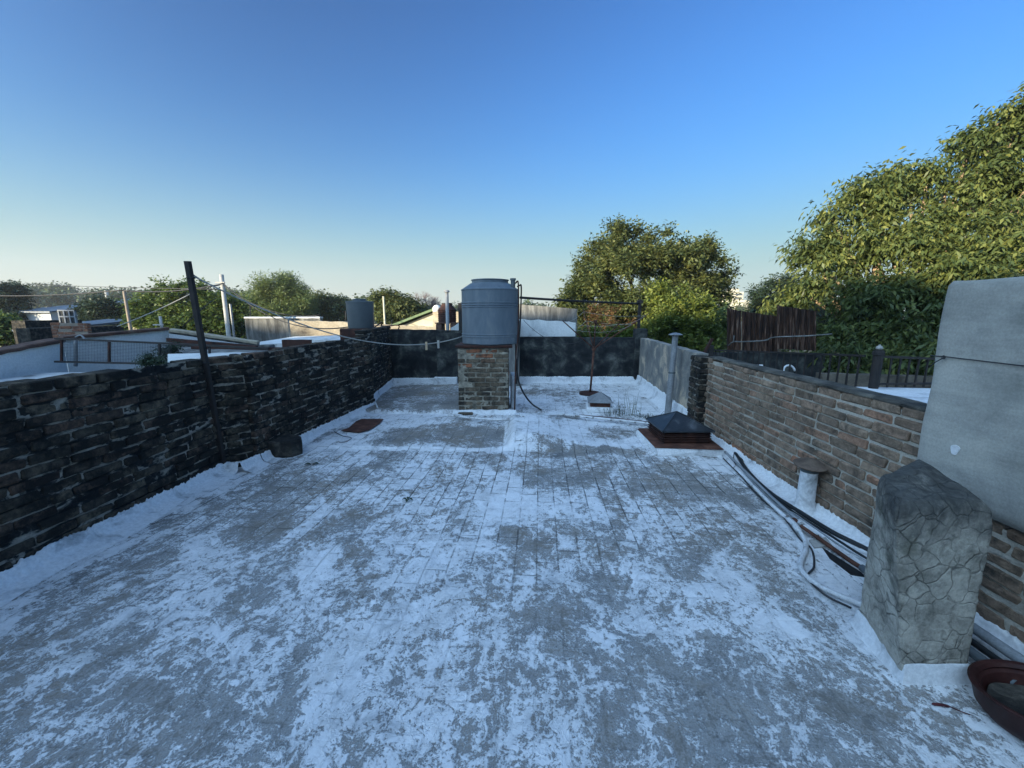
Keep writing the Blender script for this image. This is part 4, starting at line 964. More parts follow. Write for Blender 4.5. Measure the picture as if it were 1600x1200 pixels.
# ================================================================== FOLIAGE
def foliage(name, clumps, n, L, Wd, m, parent=None, seed=0, droop=.5, gap=.0, per=9, shell=.55, kind=None, origin=None, updir=0, sub=True):
    rs = np.random.RandomState(seed); C = np.array([[c[0], c[1], c[2]] for c in clumps]); Rr = np.array([c[3] for c in clumps]); sq = np.array([c[4] if len(c) > 4 else .8 for c in clumps])
    if sub:
        nc_ = []
        for c_, r_, q_ in zip(C, Rr, sq):
            m_, s0_, s1_, p0_, p1_ = sub if sub is not True else (12, .15, .22, .45, .68)
            for k_ in range(m_):
                dd = rs.normal(size=3); dd /= np.linalg.norm(dd); rr_ = r_ * (s0_ + s1_ * rs.rand())
                nc_.append((*(c_ + dd * r_ * (p0_ + p1_ * rs.rand()) * np.array([1, 1, q_])), rr_, .6 + .3 * rs.rand()))
        C = np.array([x[:3] for x in nc_]); Rr = np.array([x[3] for x in nc_]); sq = np.array([x[4] for x in nc_])
    ns = n // per; wts = Rr ** 2 / np.sum(Rr ** 2); ci = rs.choice(len(C), ns, p=wts)
    d = rs.normal(size=(ns, 3)); d /= np.linalg.norm(d, axis=1)[:, None]
    rad = Rr[ci] * (shell + (1 - shell) * rs.rand(ns) ** .6) * (1 + .12 * rs.normal(size=ns))
    # lumpy outline
    rad *= 1 + .22 * np.sin(d[:, 0] * 5 + ci * 1.7) * np.sin(d[:, 1] * 5.3 + ci) + .15 * np.sin(d[:, 2] * 8 + d[:, 0] * 7 + ci * 2.3)
    pos = C[ci] + d * rad[:, None] * np.stack([np.ones(ns), np.ones(ns), sq[ci]], 1)
    twig = d * .8 + rs.normal(size=(ns, 3)) * .45; twig[:, 2] += updir
    twig /= np.linalg.norm(twig, axis=1)[:, None]
    T = np.repeat(twig, per, 0); Pp = np.repeat(pos, per, 0); N_ = ns * per
    s = np.tile(np.linspace(-.6, 1, per), ns) * L * per * .28
    side = np.cross(T, np.array([0, 0, 1.])) + 1e-3; side /= np.linalg.norm(side, axis=1)[:, None]
    sg = np.tile(np.where(np.arange(per) % 2, 1, -1), ns)
    base = Pp + T * s[:, None] + rs.normal(size=(N_, 3)) * L * .12
    ld = T * .55 + side * sg[:, None] * .75 + rs.normal(size=(N_, 3)) * .28; ld[:, 2] -= droop
    ld /= np.linalg.norm(ld, axis=1)[:, None]
    up = np.tile(np.array([0, 0, 1.]), (N_, 1)) + rs.normal(size=(N_, 3)) * .45
    wd = np.cross(ld, up); wd /= np.linalg.norm(wd, axis=1)[:, None] + 1e-9
    ll = L * (.7 + .6 * rs.rand(N_)); ww = Wd * (.7 + .6 * rs.rand(N_))
    v0 = base; v1 = base + ld * (ll * .45)[:, None] + wd * ww[:, None] * .5; v2 = base + ld * ll[:, None]; v3 = base + ld * (ll * .45)[:, None] - wd * ww[:, None] * .5
    v2[:, 2] -= ll * .12
    V = np.stack([v0, v1, v2, v3], 1).reshape(-1, 3)
    if parent is not None: o = np.array(parent['_o'])
    else: o = np.array(origin if origin is not None else (C[:, 0].mean(), C[:, 1].mean(), -3.4))
    V = (V - o).astype('f')
    me = bpy.data.meshes.new(name); me.vertices.add(len(V)); me.vertices.foreach_set('co', V.ravel())
    me.loops.add(N_ * 4); me.loops.foreach_set('vertex_index', np.arange(N_ * 4, dtype='i'))
    me.polygons.add(N_); me.polygons.foreach_set('loop_start', np.arange(0, N_ * 4, 4, dtype='i')); me.polygons.foreach_set('loop_total', np.full(N_, 4, dtype='i'))
    r1 = np.repeat(rs.rand(ns), per) * .5 + rs.rand(N_) * .5
    me.attributes.new('rnd', 'FLOAT', 'FACE').data.foreach_set('value', r1.astype('f'))
    me.materials.append(m); me.update(calc_edges=True); me.validate()
    ob = bpy.data.objects.new(name, me); COL.objects.link(ob)
    if parent is not None: ob.parent = parent
    else: ob.location = o
    ob['_o'] = tuple(o)
    return ob
def pc(px, py, rpx, Y, sq=.85): q = P(px, py, Y); return (q.x, q.y, q.z, rpx / F * Y * .98, sq)
def tree(name, label, cl, n, L, Wd, m, base=None, tr=.15, gnd=-3.4, seed=1, droop=.4, per=9, shell=.5, grp=None, limbs=True, sub=True, cat='tree', bark='bark', updir=0):
    C = [Vector(c[:3]) for c in cl]; cm = sum(C, Vector()) / len(C)
    b = Vector(base) if base else Vector((cm.x, cm.y, gnd)); t = thing(name, label, cat, b, grp)
    foliage('crown', cl, n, L, Wd, m, t, seed, droop, per=per, shell=shell, updir=updir, sub=sub)
    rg = random.Random(seed); low = min(c.z for c in C); fork = Vector((b.x + (cm.x - b.x) * .3, b.y + (cm.y - b.y) * .3, b.z + (cm.z - b.z) * .55))
    mb = MB(); mb.tube(bez([b, b.lerp(fork, .5) + Vector((rg.uniform(-.1, .1), rg.uniform(-.1, .1), 0)), fork], 4), [tr * (1 - .35 * i / 8) for i in range(9)], 10)
    if limbs:
        for c in C:
            md = fork.lerp(c, .5) + Vector((rg.gauss(0, .15), rg.gauss(0, .15), -.1)); pts = bez([fork, md, c], 5)
            mb.tube(pts, [tr * .5 * (1 - .85 * i / (len(pts) - 1)) for i in range(len(pts))], 6)
    mb.build('trunk', M[bark], t, smooth=True)
    return t
rg = random.Random(5)
# --- big right tree
cl = []
for (px, py, r_, Y) in [(1275, 400, 32, 9.6), (1320, 372, 40, 9.4), (1300, 430, 40, 9.0), (1360, 320, 42, 9.6), (1370, 400, 50, 9.2), (1420, 300, 42, 9.5), (1440, 360, 50, 9), (1480, 290, 45, 9.4), (1500, 340, 50, 8.8),
                        (1540, 270, 45, 9.2), (1575, 225, 42, 9.2), (1600, 300, 60, 8.6), (1650, 190, 60, 9), (1700, 280, 80, 8.6), (1560, 380, 60, 8.2), (1430, 430, 60, 8.6), (1350, 470, 60, 8.6), (1500, 420, 60, 8.0), (1600, 420, 70, 7.6), (1740, 400, 90, 8),
                        (1390, 520, 60, 8.2), (1320, 510, 50, 8.8), (1440, 500, 55, 7.6), (1300, 560, 35, 8.6), (1350, 560, 45, 8.0), (1410, 565, 45, 7.6), (1500, 500, 60, 8.2), (1580, 520, 70, 8.2), (1680, 520, 90, 8.4), (1225, 492, 28, 9.6), (1255, 520, 36, 9.2), (1430, 600, 40, 8.2), (1250, 455, 25, 9.6), (1345, 572, 26, 6.8), (1420, 575, 28, 6.4), (1390, 562, 26, 6.6), (1450, 560, 30, 6.2), (1300, 548, 24, 7)]:
    cl.append(pc(px, py, r_, Y, .8))
for (px, py, r_, Y) in [(1300, 338, 24, 9.5), (1345, 312, 26, 9.5), (1395, 284, 28, 9.5), (1450, 272, 26, 9.4), (1515, 226, 28, 9.3), (1560, 192, 24, 9.2), (1268, 378, 18, 9.6), (1595, 172, 26, 9.1)]: cl.append(pc(px, py, r_, Y, .8))
tree('broadleaf_tree', 'large broad tree with long drooping olive leaves filling the upper right', cl, 98000, .125, .046, M['leaf_right'], base=(9.2, 9.2, -3.4), tr=.28, seed=3, droop=.7, per=10, shell=.25, sub=(15, .11, .20, .35, .85), bark='pale_twig')
# --- mid tree
cl = []
for (px, py, r_, Y) in [(965, 385, 32, 16), (938, 400, 30, 16.5), (925, 440, 38, 15.8), (900, 455, 22, 15.5), (960, 440, 45, 15.2), (1010, 400, 40, 15.6), (1040, 385, 30, 16), (1075, 395, 32, 16.4), (1100, 385, 16, 16.2), (1050, 430, 45, 15.2), (1095, 430, 34, 16),
                        (1120, 440, 22, 16), (1000, 460, 50, 15), (940, 490, 40, 15), (895, 475, 22, 15), (1085, 465, 40, 15.6), (1120, 470, 24, 16), (1030, 490, 50, 15), (1090, 500, 40, 15.5), (985, 510, 40, 15), (1120, 500, 22, 15.5), (880, 470, 12, 15), (1136, 428, 10, 16), (985, 362, 16, 16)]:
    cl.append(pc(px, py, r_, Y, .85))
tree('broadleaf_tree', 'big rounded olive green tree standing behind the rotary clothes airer', cl, 100000, .135, .066, M['leaf_mid'], tr=.3, seed=11, droop=.1, per=8, shell=.5)
# bright shrub tree
cl = [pc(px, py, r_, Y, 1.3) for (px, py, r_, Y) in [(1035, 490, 26, 11.6), (1060, 475, 24, 11.5), (1085, 495, 26, 11.6), (1050, 520, 30, 11.2), (1085, 530, 28, 11.2), (1020, 520, 18, 11.4), (1105, 515, 18, 11.6), (1032, 455, 10, 11.6), (1060, 545, 30, 11.3), (1100, 550, 22, 11.2)]]
tree('leafy_shrub', 'bright green upright shrub behind the right rendered wall', cl, 26000, .11, .055, M['leaf_bright'], tr=.08, seed=21, droop=-.3, per=9, cat='shrub', updir=.8, shell=.3)
cl = [pc(px, py, r_, Y, 1.2) for (px, py, r_, Y) in [(1120, 510, 16, 12), (1132, 495, 12, 12.2), (1110, 545, 18, 11.8), (1128, 530, 12, 12)]]
tree('leafy_shrub', 'yellow green shrub left of the rusty corrugated fence', cl, 7000, .09, .05, M['leaf_pale'], tr=.05, seed=23, droop=0, cat='shrub')
cl = [pc(px, py, r_, Y, .8) for (px, py, r_, Y) in [(928, 485, 13, 13), (945, 492, 15, 13), (960, 485, 10, 13), (925, 500, 12, 12.8), (985, 508, 12, 12.6), (950, 508, 18, 12.6)]]
tree('red_leaved_shrub', 'russet leaved shrub in front of the big rounded tree', cl, 1900, .08, .04, M['leaf_red'], tr=.02, seed=25, droop=.1, cat='shrub', shell=.2, limbs=False)
cl = [pc(px, 520 + (px % 7), 12, 11, .8) for px in range(905, 1000, 14)] + [pc(px, 535, 12, 11, .8) for px in range(905, 1000, 14)]
tree('clipped_hedge', 'low green hedge just behind the black back wall', cl, 9000, .07, .03, M['grassy'], tr=.03, seed=26, droop=-.2, cat='hedge', limbs=False)
# dark tree right background
cl = [pc(px, py, r_, 26, .7) for (px, py, r_) in [(1195, 468, 24), (1225, 458, 26), (1255, 455, 26), (1285, 465, 30), (1180, 482, 16), (1230, 485, 34), (1275, 500, 34), (1190, 500, 20)]]
tree('dark_tree', 'dense dark green tree beyond the rusty corrugated fence', cl, 40000, .18, .09, M['leaf_dark'], tr=.3, seed=31, droop=.1, shell=.6)
# left trees
cl = [pc(px, py, r_, 20, .85) for (px, py, r_) in [(235, 480, 22), (260, 465, 22), (295, 462, 24), (325, 465, 22), (345, 480, 28), (365, 505, 22), (280, 495, 34), (330, 505, 38), (232, 505, 20), (250, 510, 24), (300, 520, 30), (360, 530, 20), (375, 480, 12), (220, 495, 12)]]
tree('leafy_tree', 'rounded green tree behind the leaning pole with its left side in sun', cl, 52000, .15, .085, M['leaf_left'], tr=.25, seed=41, droop=.1, shell=.55)
cl = [pc(px, py, r_, 30, .85) for (px, py, r_) in [(405, 480, 22), (430, 460, 24), (450, 458, 20), (465, 475, 24), (425, 490, 26), (400, 500, 18), (460, 495, 24), (440, 445, 10)]]
tree('feathery_tree', 'pale feathery green tree behind the sunlit wall', cl, 44000, .28, .05, M['leaf_pale'], tr=.3, seed=43, droop=-.15, updir=.6, shell=.45)
cl = [pc(px, py, r_, 34, .7) for (px, py, r_) in [(490, 478, 18), (510, 475, 18), (530, 482, 16), (500, 492, 22), (545, 492, 14)]]
tree('leafy_tree', 'mid green tree between the pale feathery tree and the small roof tank', cl, 26000, .20, .11, M['leaf_mid'], tr=.25, seed=45, shell=.55)
cl = [pc(px, py, r_, 24, .8) for (px, py, r_) in [(592, 472, 14), (605, 468, 14), (620, 478, 18), (640, 478, 16), (600, 490, 18), (630, 492, 18), (655, 485, 12)]]
tree('leafy_tree', 'green tree right behind the small dark roof tank', cl, 26000, .16, .09, M['leaf_mid'], tr=.2, seed=47, shell=.5)
# bare purplish shrub
bt = P(660, 500, 26); bt.z = -3.4
t = thing('bare_tree', 'bare grey purple twiggy tree right of the green tree behind the small tank', 'tree', bt)
mb = MB(); rg = random.Random(9)
fork = P(662, 500, 26); mb.tube([bt, fork], [.12, .07], 8)
def grow(p, d, l, r, lv):
    e = p + d * l; mb.tube([p, e], [r, r * .6], 4, cap=False)
    if lv == 0: return
    for _ in range(4):
        dd = (d + Vector((rg.gauss(0, .45), rg.gauss(0, .45), rg.gauss(.1, .25)))).normalized(); grow(p.lerp(e, rg.uniform(.5, 1)), dd, l * .72, r * .55, lv - 1)
for _ in range(6): grow(fork, Vector((rg.uniform(-.9, .8), rg.uniform(-.5, .5), .8)).normalized(), .75, .035, 4)
mb.build('branches', M['grey_twig'], t)
# darker trees among the left roofs
for i, (lab, pts_, Y, n_l, m_) in enumerate([
    ('dark bushy tree between the grey shed roofs at far left', [(150, 485, 18), (170, 482, 16), (185, 495, 14), (160, 502, 20), (140, 500, 14)], 26, 12000, 'leaf_dark'),
    ('tall dark tree at the left edge of the view above the sheds', [(8, 455, 20), (-20, 470, 30), (15, 480, 22), (0, 500, 24), (30, 490, 14)], 30, 15000, 'leaf_dark'),
    ('sunlit low bush at the far left edge behind the white roof', [(0, 505, 16), (12, 515, 12), (-15, 515, 20)], 18, 6000, 'leaf_left')]):
    tree('dark_tree' if i < 2 else 'bush', lab, [pc(a, b, c, Y, .8) for a, b, c in pts_], int(n_l * 1.8), .17, .10, M[m_], tr=.2, seed=60 + i, shell=.55, cat='tree' if i < 2 else 'bush')
# far woods: one mass on the skyline
rg = random.Random(12); cl = []
for i in range(150):
    px = rg.uniform(-60, 620); Y = rg.uniform(80, 150); top = 462 + 8 * math.sin(px * .013 + 1) - (14 if px < 110 else 0) + rg.uniform(-2, 8)
    if px > 230: top += 3
    cl.append(pc(px, top + rg.uniform(0, 14), rg.uniform(9, 15), Y, .7))
o = foliage('distant_wood', cl, 150000, .75, .5, M['leaf_far'], None, 71, .1, per=6, shell=.6); struct(o, 'stuff')
cl = []
for i in range(70):
    px = rg.uniform(560, 1400); Y = rg.uniform(80, 130); cl.append(pc(px, 484 + rg.uniform(0, 12), rg.uniform(8, 13), Y, .7))
o = foliage('distant_wood', cl, 60000, .75, .5, M['leaf_far'], None, 72, .1, per=6, shell=.6); struct(o, 'stuff')

# ================================================================== SURROUNDINGS, LEFT
GZ = -3.4
# neighbour roof behind the left wall
mb = MB(); mb.prism([(-14, -1, GZ), (-3.35, -1, GZ), (-3.1, 5.6, GZ), (-9, 5.6, GZ)], [(-14, -1, .72), (-3.35, -1, .74), (-3.1, 5.6, .76), (-9, 5.6, .72)])
tag(mb.build('neighbour_house', M['white_wall']), 'neighbouring house with flat white roof beyond the left brick wall', 'house')
def wall_px(name, label, a, b, Y0, Y1, bot, th, m, cat='wall', cop=None, copm=None, seed=1, rough=.012):
    p, q = P(a[0], a[1], Y0), P(b[0], b[1], Y1)
    o = slab_wall(name, label, (p.x, p.y), (q.x, q.y), bot, p.z, q.z, th, m, cat, seed=seed, rough=rough, step=.12)
    if cop: strip_cap('coping', (p.x, p.y), (q.x, q.y), p.z + cop * .8, q.z + cop * .8, .04, th + .04, cop, copm, o, seed)
    return o
wall_px('whitewashed_wall', 'white painted wall with red coping at the far left edge', (-70, 566), (98, 533), 4.6, 6.0, .5, .15, M['white_wall'], cop=.05, copm=M['terracotta'], seed=41)
wall_px('whitewashed_wall', 'peeling white wall with red coping behind the wire mesh railing', (98, 530), (263, 515), 6.2, 7.4, .3, .15, M['white_wall'], cop=.05, copm=M['terracotta'], seed=43)
wall_px('cement_wall', 'sloping grey parapet right of the peeling white wall', (264, 517), (402, 537), 7.7, 8.2, GZ, .2, M['streak'], cop=.05, copm=M['warm_render'], seed=45)
# white strip face and brown lean-to
mb = MB(); mb.prism([P(264, 528, 7.3), P(385, 541, 7.3), P(385, 541, 7.66), P(264, 528, 7.66)], [P(264, 521, 7.3), P(388, 539, 7.3), P(388, 539, 7.66), P(264, 521, 7.66)]); tag(mb.build('roof_sheet', M['pale_sheet']), 'pale sloping roof sheet under the grey parapet left of the pole', 'roof sheet')
lt = thing('lean_to_roof', 'low brown lean-to roof with beams just behind the left brick wall', 'lean-to', P(330, 560, 6.2))
mb = MB(); mb.prism([P(262, 543, 6.6), P(425, 548, 6.6), P(425, 552, 5.4), P(262, 560, 5.4)], [P(262, 541, 6.6), P(425, 546, 6.6), P(425, 550, 5.4), P(262, 558, 5.4)]); mb.build('roof_sheet', M['streak'], lt)
for (a, b, Y, r_) in (((262, 531), (402, 543), 6.7, .045), ((300, 543), (440, 545), 6.0, .03)):
    mb = MB(); mb.tube([P(a[0], a[1], Y), P(b[0], b[1], Y)], r_, 4); mb.build('beam', M['rust_dark'], lt)
mb = MB(); p = P(405, 548, 6.0); mb.rbox((p.x, p.y, .6), (p.x + .16, p.y + .15, P(405, 539, 6.0).z), .01); mb.build('end_block', M['streak'], lt)
mb = MB(); mb.prism([P(262, 566, 4.9), P(330, 560, 4.9), P(420, 552, 5.2), P(262, 556, 5.3)], [P(262, 563, 4.9), P(330, 557, 4.9), P(420, 549, 5.2), P(262, 553, 5.3)]); tag(mb.build('roof_sheet', M['white_wall']), 'white painted roof edge just behind the leaning pole', 'roof sheet')
# wire mesh railing
rl = thing('mesh_railing', 'dark iron railing filled with wire mesh behind the left brick wall', 'railing', P(97, 567, 5.5))
A0, A1 = P(86, 529, 5.6), P(268, 537, 5.3); B0, B1 = P(86, 565, 5.6), P(268, 569, 5.3)
A2, B2 = P(420, 545, 5.1), P(420, 572, 5.1)
for (p, q) in ((A0, A1), (B0, B1), (A1, A2)):
    mb = MB(); mb.tube([p, q], .018, 4); mb.build('rail', M['dark_metal'], rl)
def lerp_px(px, T, Bm, x0_, x1_, y0_, y1_):
    return None
for px in (97, 173, 250):
    t_ = (px - 86) / 182; mb = MB(); mb.tube([A0.lerp(A1, t_), B0.lerp(B1, t_)], .017, 4); mb.build('post', M['rust_dark'] if px < 200 else M['dark_metal'], rl)
mb = MB(); mb.tube([P(327, 540, 5.25), P(328, 565, 5.2)], .015, 4); mb.build('post', M['dark_metal'], rl)
mb = MB()
for i in range(72):
    t_ = .06 + .94 * i / 71; mb.tube([A0.lerp(A1, t_), B0.lerp(B1, t_)], .0022, 3, cap=False)
for j in range(15):
    s_ = (j + .5) / 15; mb.tube([A0.lerp(B0, s_).lerp(A1.lerp(B1, s_), .06), A1.lerp(B1, s_)], .0022, 3, cap=False)
mb.build('wire_mesh', M['wire'], rl)
mb = MB(); mb.tube(bez([P(118, 530, 5.9), P(119, 560, 5.9), P(118, 572, 5.9)], 3), .022, 6); mb.tube(bez([P(118, 527, 5.9), P(126, 524, 5.9), P(134, 531, 5.9)], 4), .012, 5); tag(mb.build('old_pipe', M['zinc'], smooth=True), 'grey pipe stub with bent spout behind the mesh railing', 'pipe')
cl = [pc(238, 562, 9, 5.1, .6), pc(228, 566, 6, 5.1, .6), pc(248, 564, 6, 5.1, .6)]
tree('potted_weed', 'dull green weed clump on the wall top in front of the mesh railing', cl, 1500, .035, .012, M['leaf_dark'], base=(cl[0][0], cl[0][1], 1.05), tr=.01, seed=81, cat='weed', limbs=False)
cl = [pc(263, 548, 8, 5.6, .7), pc(270, 545, 6, 5.6, .6)]
tree('potted_weed', 'dark weed growing at the right end of the mesh railing', cl, 1000, .05, .015, M['leaf_dark'], base=(cl[0][0], cl[0][1], .9), tr=.01, seed=82, cat='weed', limbs=False)

# sheds far left
def building_px(name, label, x0_, x1_, ytop, Y, depth, wm, rm=None, rise=0, ov=.3, cat='building', wins=(), grp=None):
    a, b = P(x0_, ytop, Y), P(x1_, ytop, Y); t = thing(name, label, cat, ((a.x + b.x) / 2, Y + depth / 2, GZ), grp)
    mb = MB(); mb.box((a.x, Y, GZ), (b.x, Y + depth, a.z)); mb.build('wall', wm, t)
    if rm:
        mb = MB(); k = max(6, int((b.x - a.x) / .25)); pts = []
        for j in (0, 1):
            for i in range(k * 2 + 1):
                x = a.x - ov + (b.x - a.x + 2 * ov) * i / (k * 2); pts.append((x, Y - ov + j * (depth + ov), a.z + .02 + (.05 if i % 2 else 0) + j * rise))
        g = 2 * k + 1; mb.grid(pts, g, 2); mb.grid([(x, y, z - .08) for x, y, z in pts], g, 2)
        mb.add([pts[0], pts[g-1], (pts[g-1][0], pts[g-1][1], pts[g-1][2] - .1), (pts[0][0], pts[0][1], pts[0][2] - .1)], [(0, 3, 2, 1)])
        mb.build('roof', rm, t)
    for (wx0, wy0, wx1, wy1) in wins:
        p, q = P(wx0, wy0, Y), P(wx1, wy1, Y); mb = MB(); e = .04
        for (r0, r1) in (((p.x, q.z), (p.x + e, p.z)), ((q.x - e, q.z), (q.x, p.z)), ((p.x, q.z), (q.x, q.z + e)), ((p.x, p.z - e), (q.x, p.z)), (((p.x + q.x) / 2 - e / 2, q.z), ((p.x + q.x) / 2 + e / 2, p.z))):
            mb.box((r0[0], Y - .05, r0[1]), (r1[0], Y - .003, r1[1]))
        w_ = mb.build('window', M['cream'], t)
        mb = MB(); mb.box((p.x + .01, Y - .02, q.z + .01), (q.x - .01, Y - .006, p.z - .01)); mb.build('pane', M['glass'], w_)
    return t
building_px('shed', 'long grey roofed shed left of the dark bushy tree', 32, 78, 487, 30, 9, M['pale_sheet'], M['grey_sheet'], 1.2)
building_px('shed', 'pale blue grey shed with stepped roof behind the orange brick wall', 74, 135, 482, 34, 12, M['pale_sheet'], M['pale_sheet'], .9)
building_px('shed', 'low grey shed with dark eaves right of the dark bushy tree', 170, 222, 486, 38, 12, M['pale_sheet'], M['grey_sheet'], 1.3)
building_px('shed', 'grey roofed lean-to in front of the long shed at far left', 40, 76, 515, 18, 4, M['stump'], M['grey_sheet'], .35)
building_px('small_house', 'small pale house with sunlit parapet beside the wooden post', 186, 224, 478, 44, 10, M['warm_render'], M['warm_render'], .25)
building_px('small_house', 'small cream house under the round green tree beside the wooden post', 200, 222, 489, 24, 5, M['warm_render'])
building_px('roof_hut', 'dark grey boxy roof hut at the left edge before the trees', 17, 38, 501, 15, 2, M['stump'])
building_px('neighbour_house', 'long low house with brown walls under the far left trees', 24, 46, 513, 13, 3, M['stump'])
ob_w = brick_wall('orange_brick_wall', 'bare orange brick wall above the red coping at far left', tuple(P(80, 512, 12)[:2]), tuple(P(136, 512, 12.2)[:2]), -.6, P(100, 503, 12).z, 0, (M['orange_brick'], M['mortar_orange']), seed=51, course=.09, L=.3, ragged=1)
# old glazed frame on the orange wall
p, q = P(90, 484, 12.5), P(118, 502, 12.5)
gf = thing('window_frame', 'white framed glazed panel standing above the orange brick wall', 'window', (p.x, p.y, q.z - .2))
mb = MB()
for x in np.linspace(p.x, q.x, 4): mb.box((x - .02, p.y, q.z - .2), (x + .02, p.y + .05, p.z))
for z in (q.z - .2, q.z + .12, p.z - .04): mb.box((p.x - .02, p.y - .004, z), (q.x + .02, p.y + .046, z + .04))
mb.build('frame', M['grey_sheet'], gf)
mb = MB(); mb.box((p.x, p.y + .02, q.z - .2), (q.x, p.y + .03, p.z - .01)); mb.build('pane', M['glass'], gf)

# utility poles
def upole(label, px, ytop, Y, r, m, cross=True, lean=0):
    t_ = P(px, ytop, Y); b = Vector((t_.x + lean, Y, GZ)); o = thing('utility_pole', label, 'utility pole', b)
    mb = MB(); mb.tube([b, t_], [r * 1.3, r], 12); mb.build('pole', m, o, smooth=True)
    if cross:
        mb = MB(); mb.frame_box(t_ - Z * .25 + Vector((.0, -.09, 0)), Vector((1, 0, 0)), Vector((0, 1, 0)), Z, (-.16, -.02, -.02), (.14, .02, .02), .006); mb.build('bracket', M['concrete_pole'], o)
    return o, t_
up, ut = upole('pale concrete utility pole right of the leaning iron pole', 346, 429, 13, .060, M['concrete_pole'])
mb = MB(); mb.tube([Vector((ut.x + .17, ut.y, GZ)), ut + Vector((.17, 0, -.9))], .035, 6); mb.build('conduit', M['zinc'], up)
wpole, wt = upole('brown wooden service post behind the peeling white wall', 194, 455, 14, .045, M['wood_pole'], False, lean=.05)
spole, st_ = upole('short white pole with lamp arm left of the leaning iron pole', 250, 494, 12, .035, M['concrete_pole'], True)
upole('slim bright pole in front of the green tree behind the small tank', 599, 463, 19, .038, M['cream'], False)
for k, (px, yt, Y) in enumerate([(166, 454, 95), (186, 456, 95)]):
    upole(['far white post, left of a pair above the far wood', 'far white post, right of a pair above the far wood'][k], px, yt, Y, .35, M['concrete_pole'], False)
def cable(label, a, b, s, r=.012, m='wire', n=24):
    mb = MB(); mb.tube(sag(a, b, s, n), r, 5); tag(mb.build('cable', M[m], smooth=True), label, 'cable')
cable('dark service cable from the left edge to the concrete utility pole', P(-40, 461, 18), P(194, 453, 14), .1, .022); cable('dark cable from the wooden post up to the concrete utility pole', wt + Z * .02, ut - Z * .28, .12, .02)
cable('upper thin cable running left from the concrete pole above the far trees', P(52, 444, 40), ut - Z * .45, .05, .014)
cable('dark cable from the concrete pole down to the small roof tank', ut - Z * .25, P(560, 508, 9.5), .55, .014)
cable('second dark cable from the concrete pole toward the sunlit wall', ut - Z * .3, P(500, 492, 12), .35, .012)
cable('pale stay wire sloping down left from behind the leaning pole', P(300, 458, 9), P(183, 510, 9), .03, .012, 'rope')
cable('thin stay wire sloping down left from the concrete pole', P(337, 466, 9), P(285, 511, 9), -.02, .010)
cable('wire from the top of the leaning iron pole to the concrete pole', b0 + d * .95, ut - Z * .25, .1, .010)

# ================================================================== SURROUNDINGS, CENTRE
lw = wall_px('weathered_wall', 'flaking pale wall with grey patch, left part of the sunlit wall', (382, 497), (500, 497), 14, 14.2, GZ, .25, M['streak'], cop=.05, copm=M['white_wall'], seed=91, rough=.02)
wall_px('weathered_wall', 'warm sunlit rendered wall left of the small dark roof tank', (452, 501), (552, 503), 13.6, 13.9, GZ, .25, M['warm_render'], seed=92, rough=.02)
wall_px('weathered_wall', 'low sunlit wall between the small tank and the dark vertical tank', (575, 506), (700, 512), 13.2, 13.6, GZ, .25, M['warm_render'], seed=93, rough=.02)
mb = MB(); p = P(390, 536, 11); q = P(555, 531, 11); mb.prism([(p.x, 10.6, GZ), (q.x, 10.6, GZ), (q.x, 13.3, GZ), (p.x, 13.3, GZ)], [(p.x, 10.6, p.z - .02), (q.x, 10.6, q.z - .02), (q.x, 13.3, q.z + .05), (p.x, 13.3, p.z + .05)])
tag(mb.build('low_house', M['white_wall']), 'low flat roofed white house in front of the flaking sunlit wall', 'house')
wall_px('cement_wall', 'dark low parapet on the white house before the sunlit wall', (440, 531), (486, 531), 10.55, 10.5, .3, .12, M['rust_dark'], seed=95)
wall_px('whitewashed_wall', 'small white parapet behind the left brick wall next to the small tank', (487, 531), (556, 531), 9.4, 9.2, .3, .12, M['white_wall'], seed=96)
# small tank on plinth
c2 = P(564.5, 512, 8.9); zt = P(564.5, 467, 8.9).z
pl = MB(); pl.rbox((c2.x - .36, c2.y - .30, GZ), (c2.x + .42, c2.y + .34, c2.z - .01), .02); tag(pl.build('brick_plinth', M['rust_dark']), 'dark plinth under the small roof tank', 'plinth')
t2 = thing('water_tank', 'small dark grey roof tank beyond the end of the left brick wall', 'water tank', c2)
h2 = zt - c2.z
mb = MB(); mb.lathe(c2 - Z * .008, [(0, 0), (.262, 0), (.27, .02), (.285, h2 - .085), (.293, h2 - .083), (.293, h2 - .05), (.27, h2 - .045), (.14, h2 - .035)], 40); smooth_by_angle(mb.build('tank_body', M['plastic_dark'], t2), 30)
mb = MB(); mb.lathe(c2, [(.138, h2 - .045), (.138, h2 - .004), (.12, h2), (0, h2 + .003)], 24); smooth_by_angle(mb.build('lid', M['plastic_dark'], t2))
mb = MB(); mb.tube(bez([c2 + Vector((.3, -.1, 0)), c2 + Vector((.5, -.1, .12)), P(597, 510, 8.9), P(622, 508, 8.9), P(622, 516, 8.9)], 4), .014, 5); tag(mb.build('pipe', M['rust_dark']), 'rusty pipe bent over the wall top right of the small roof tank', 'pipe')
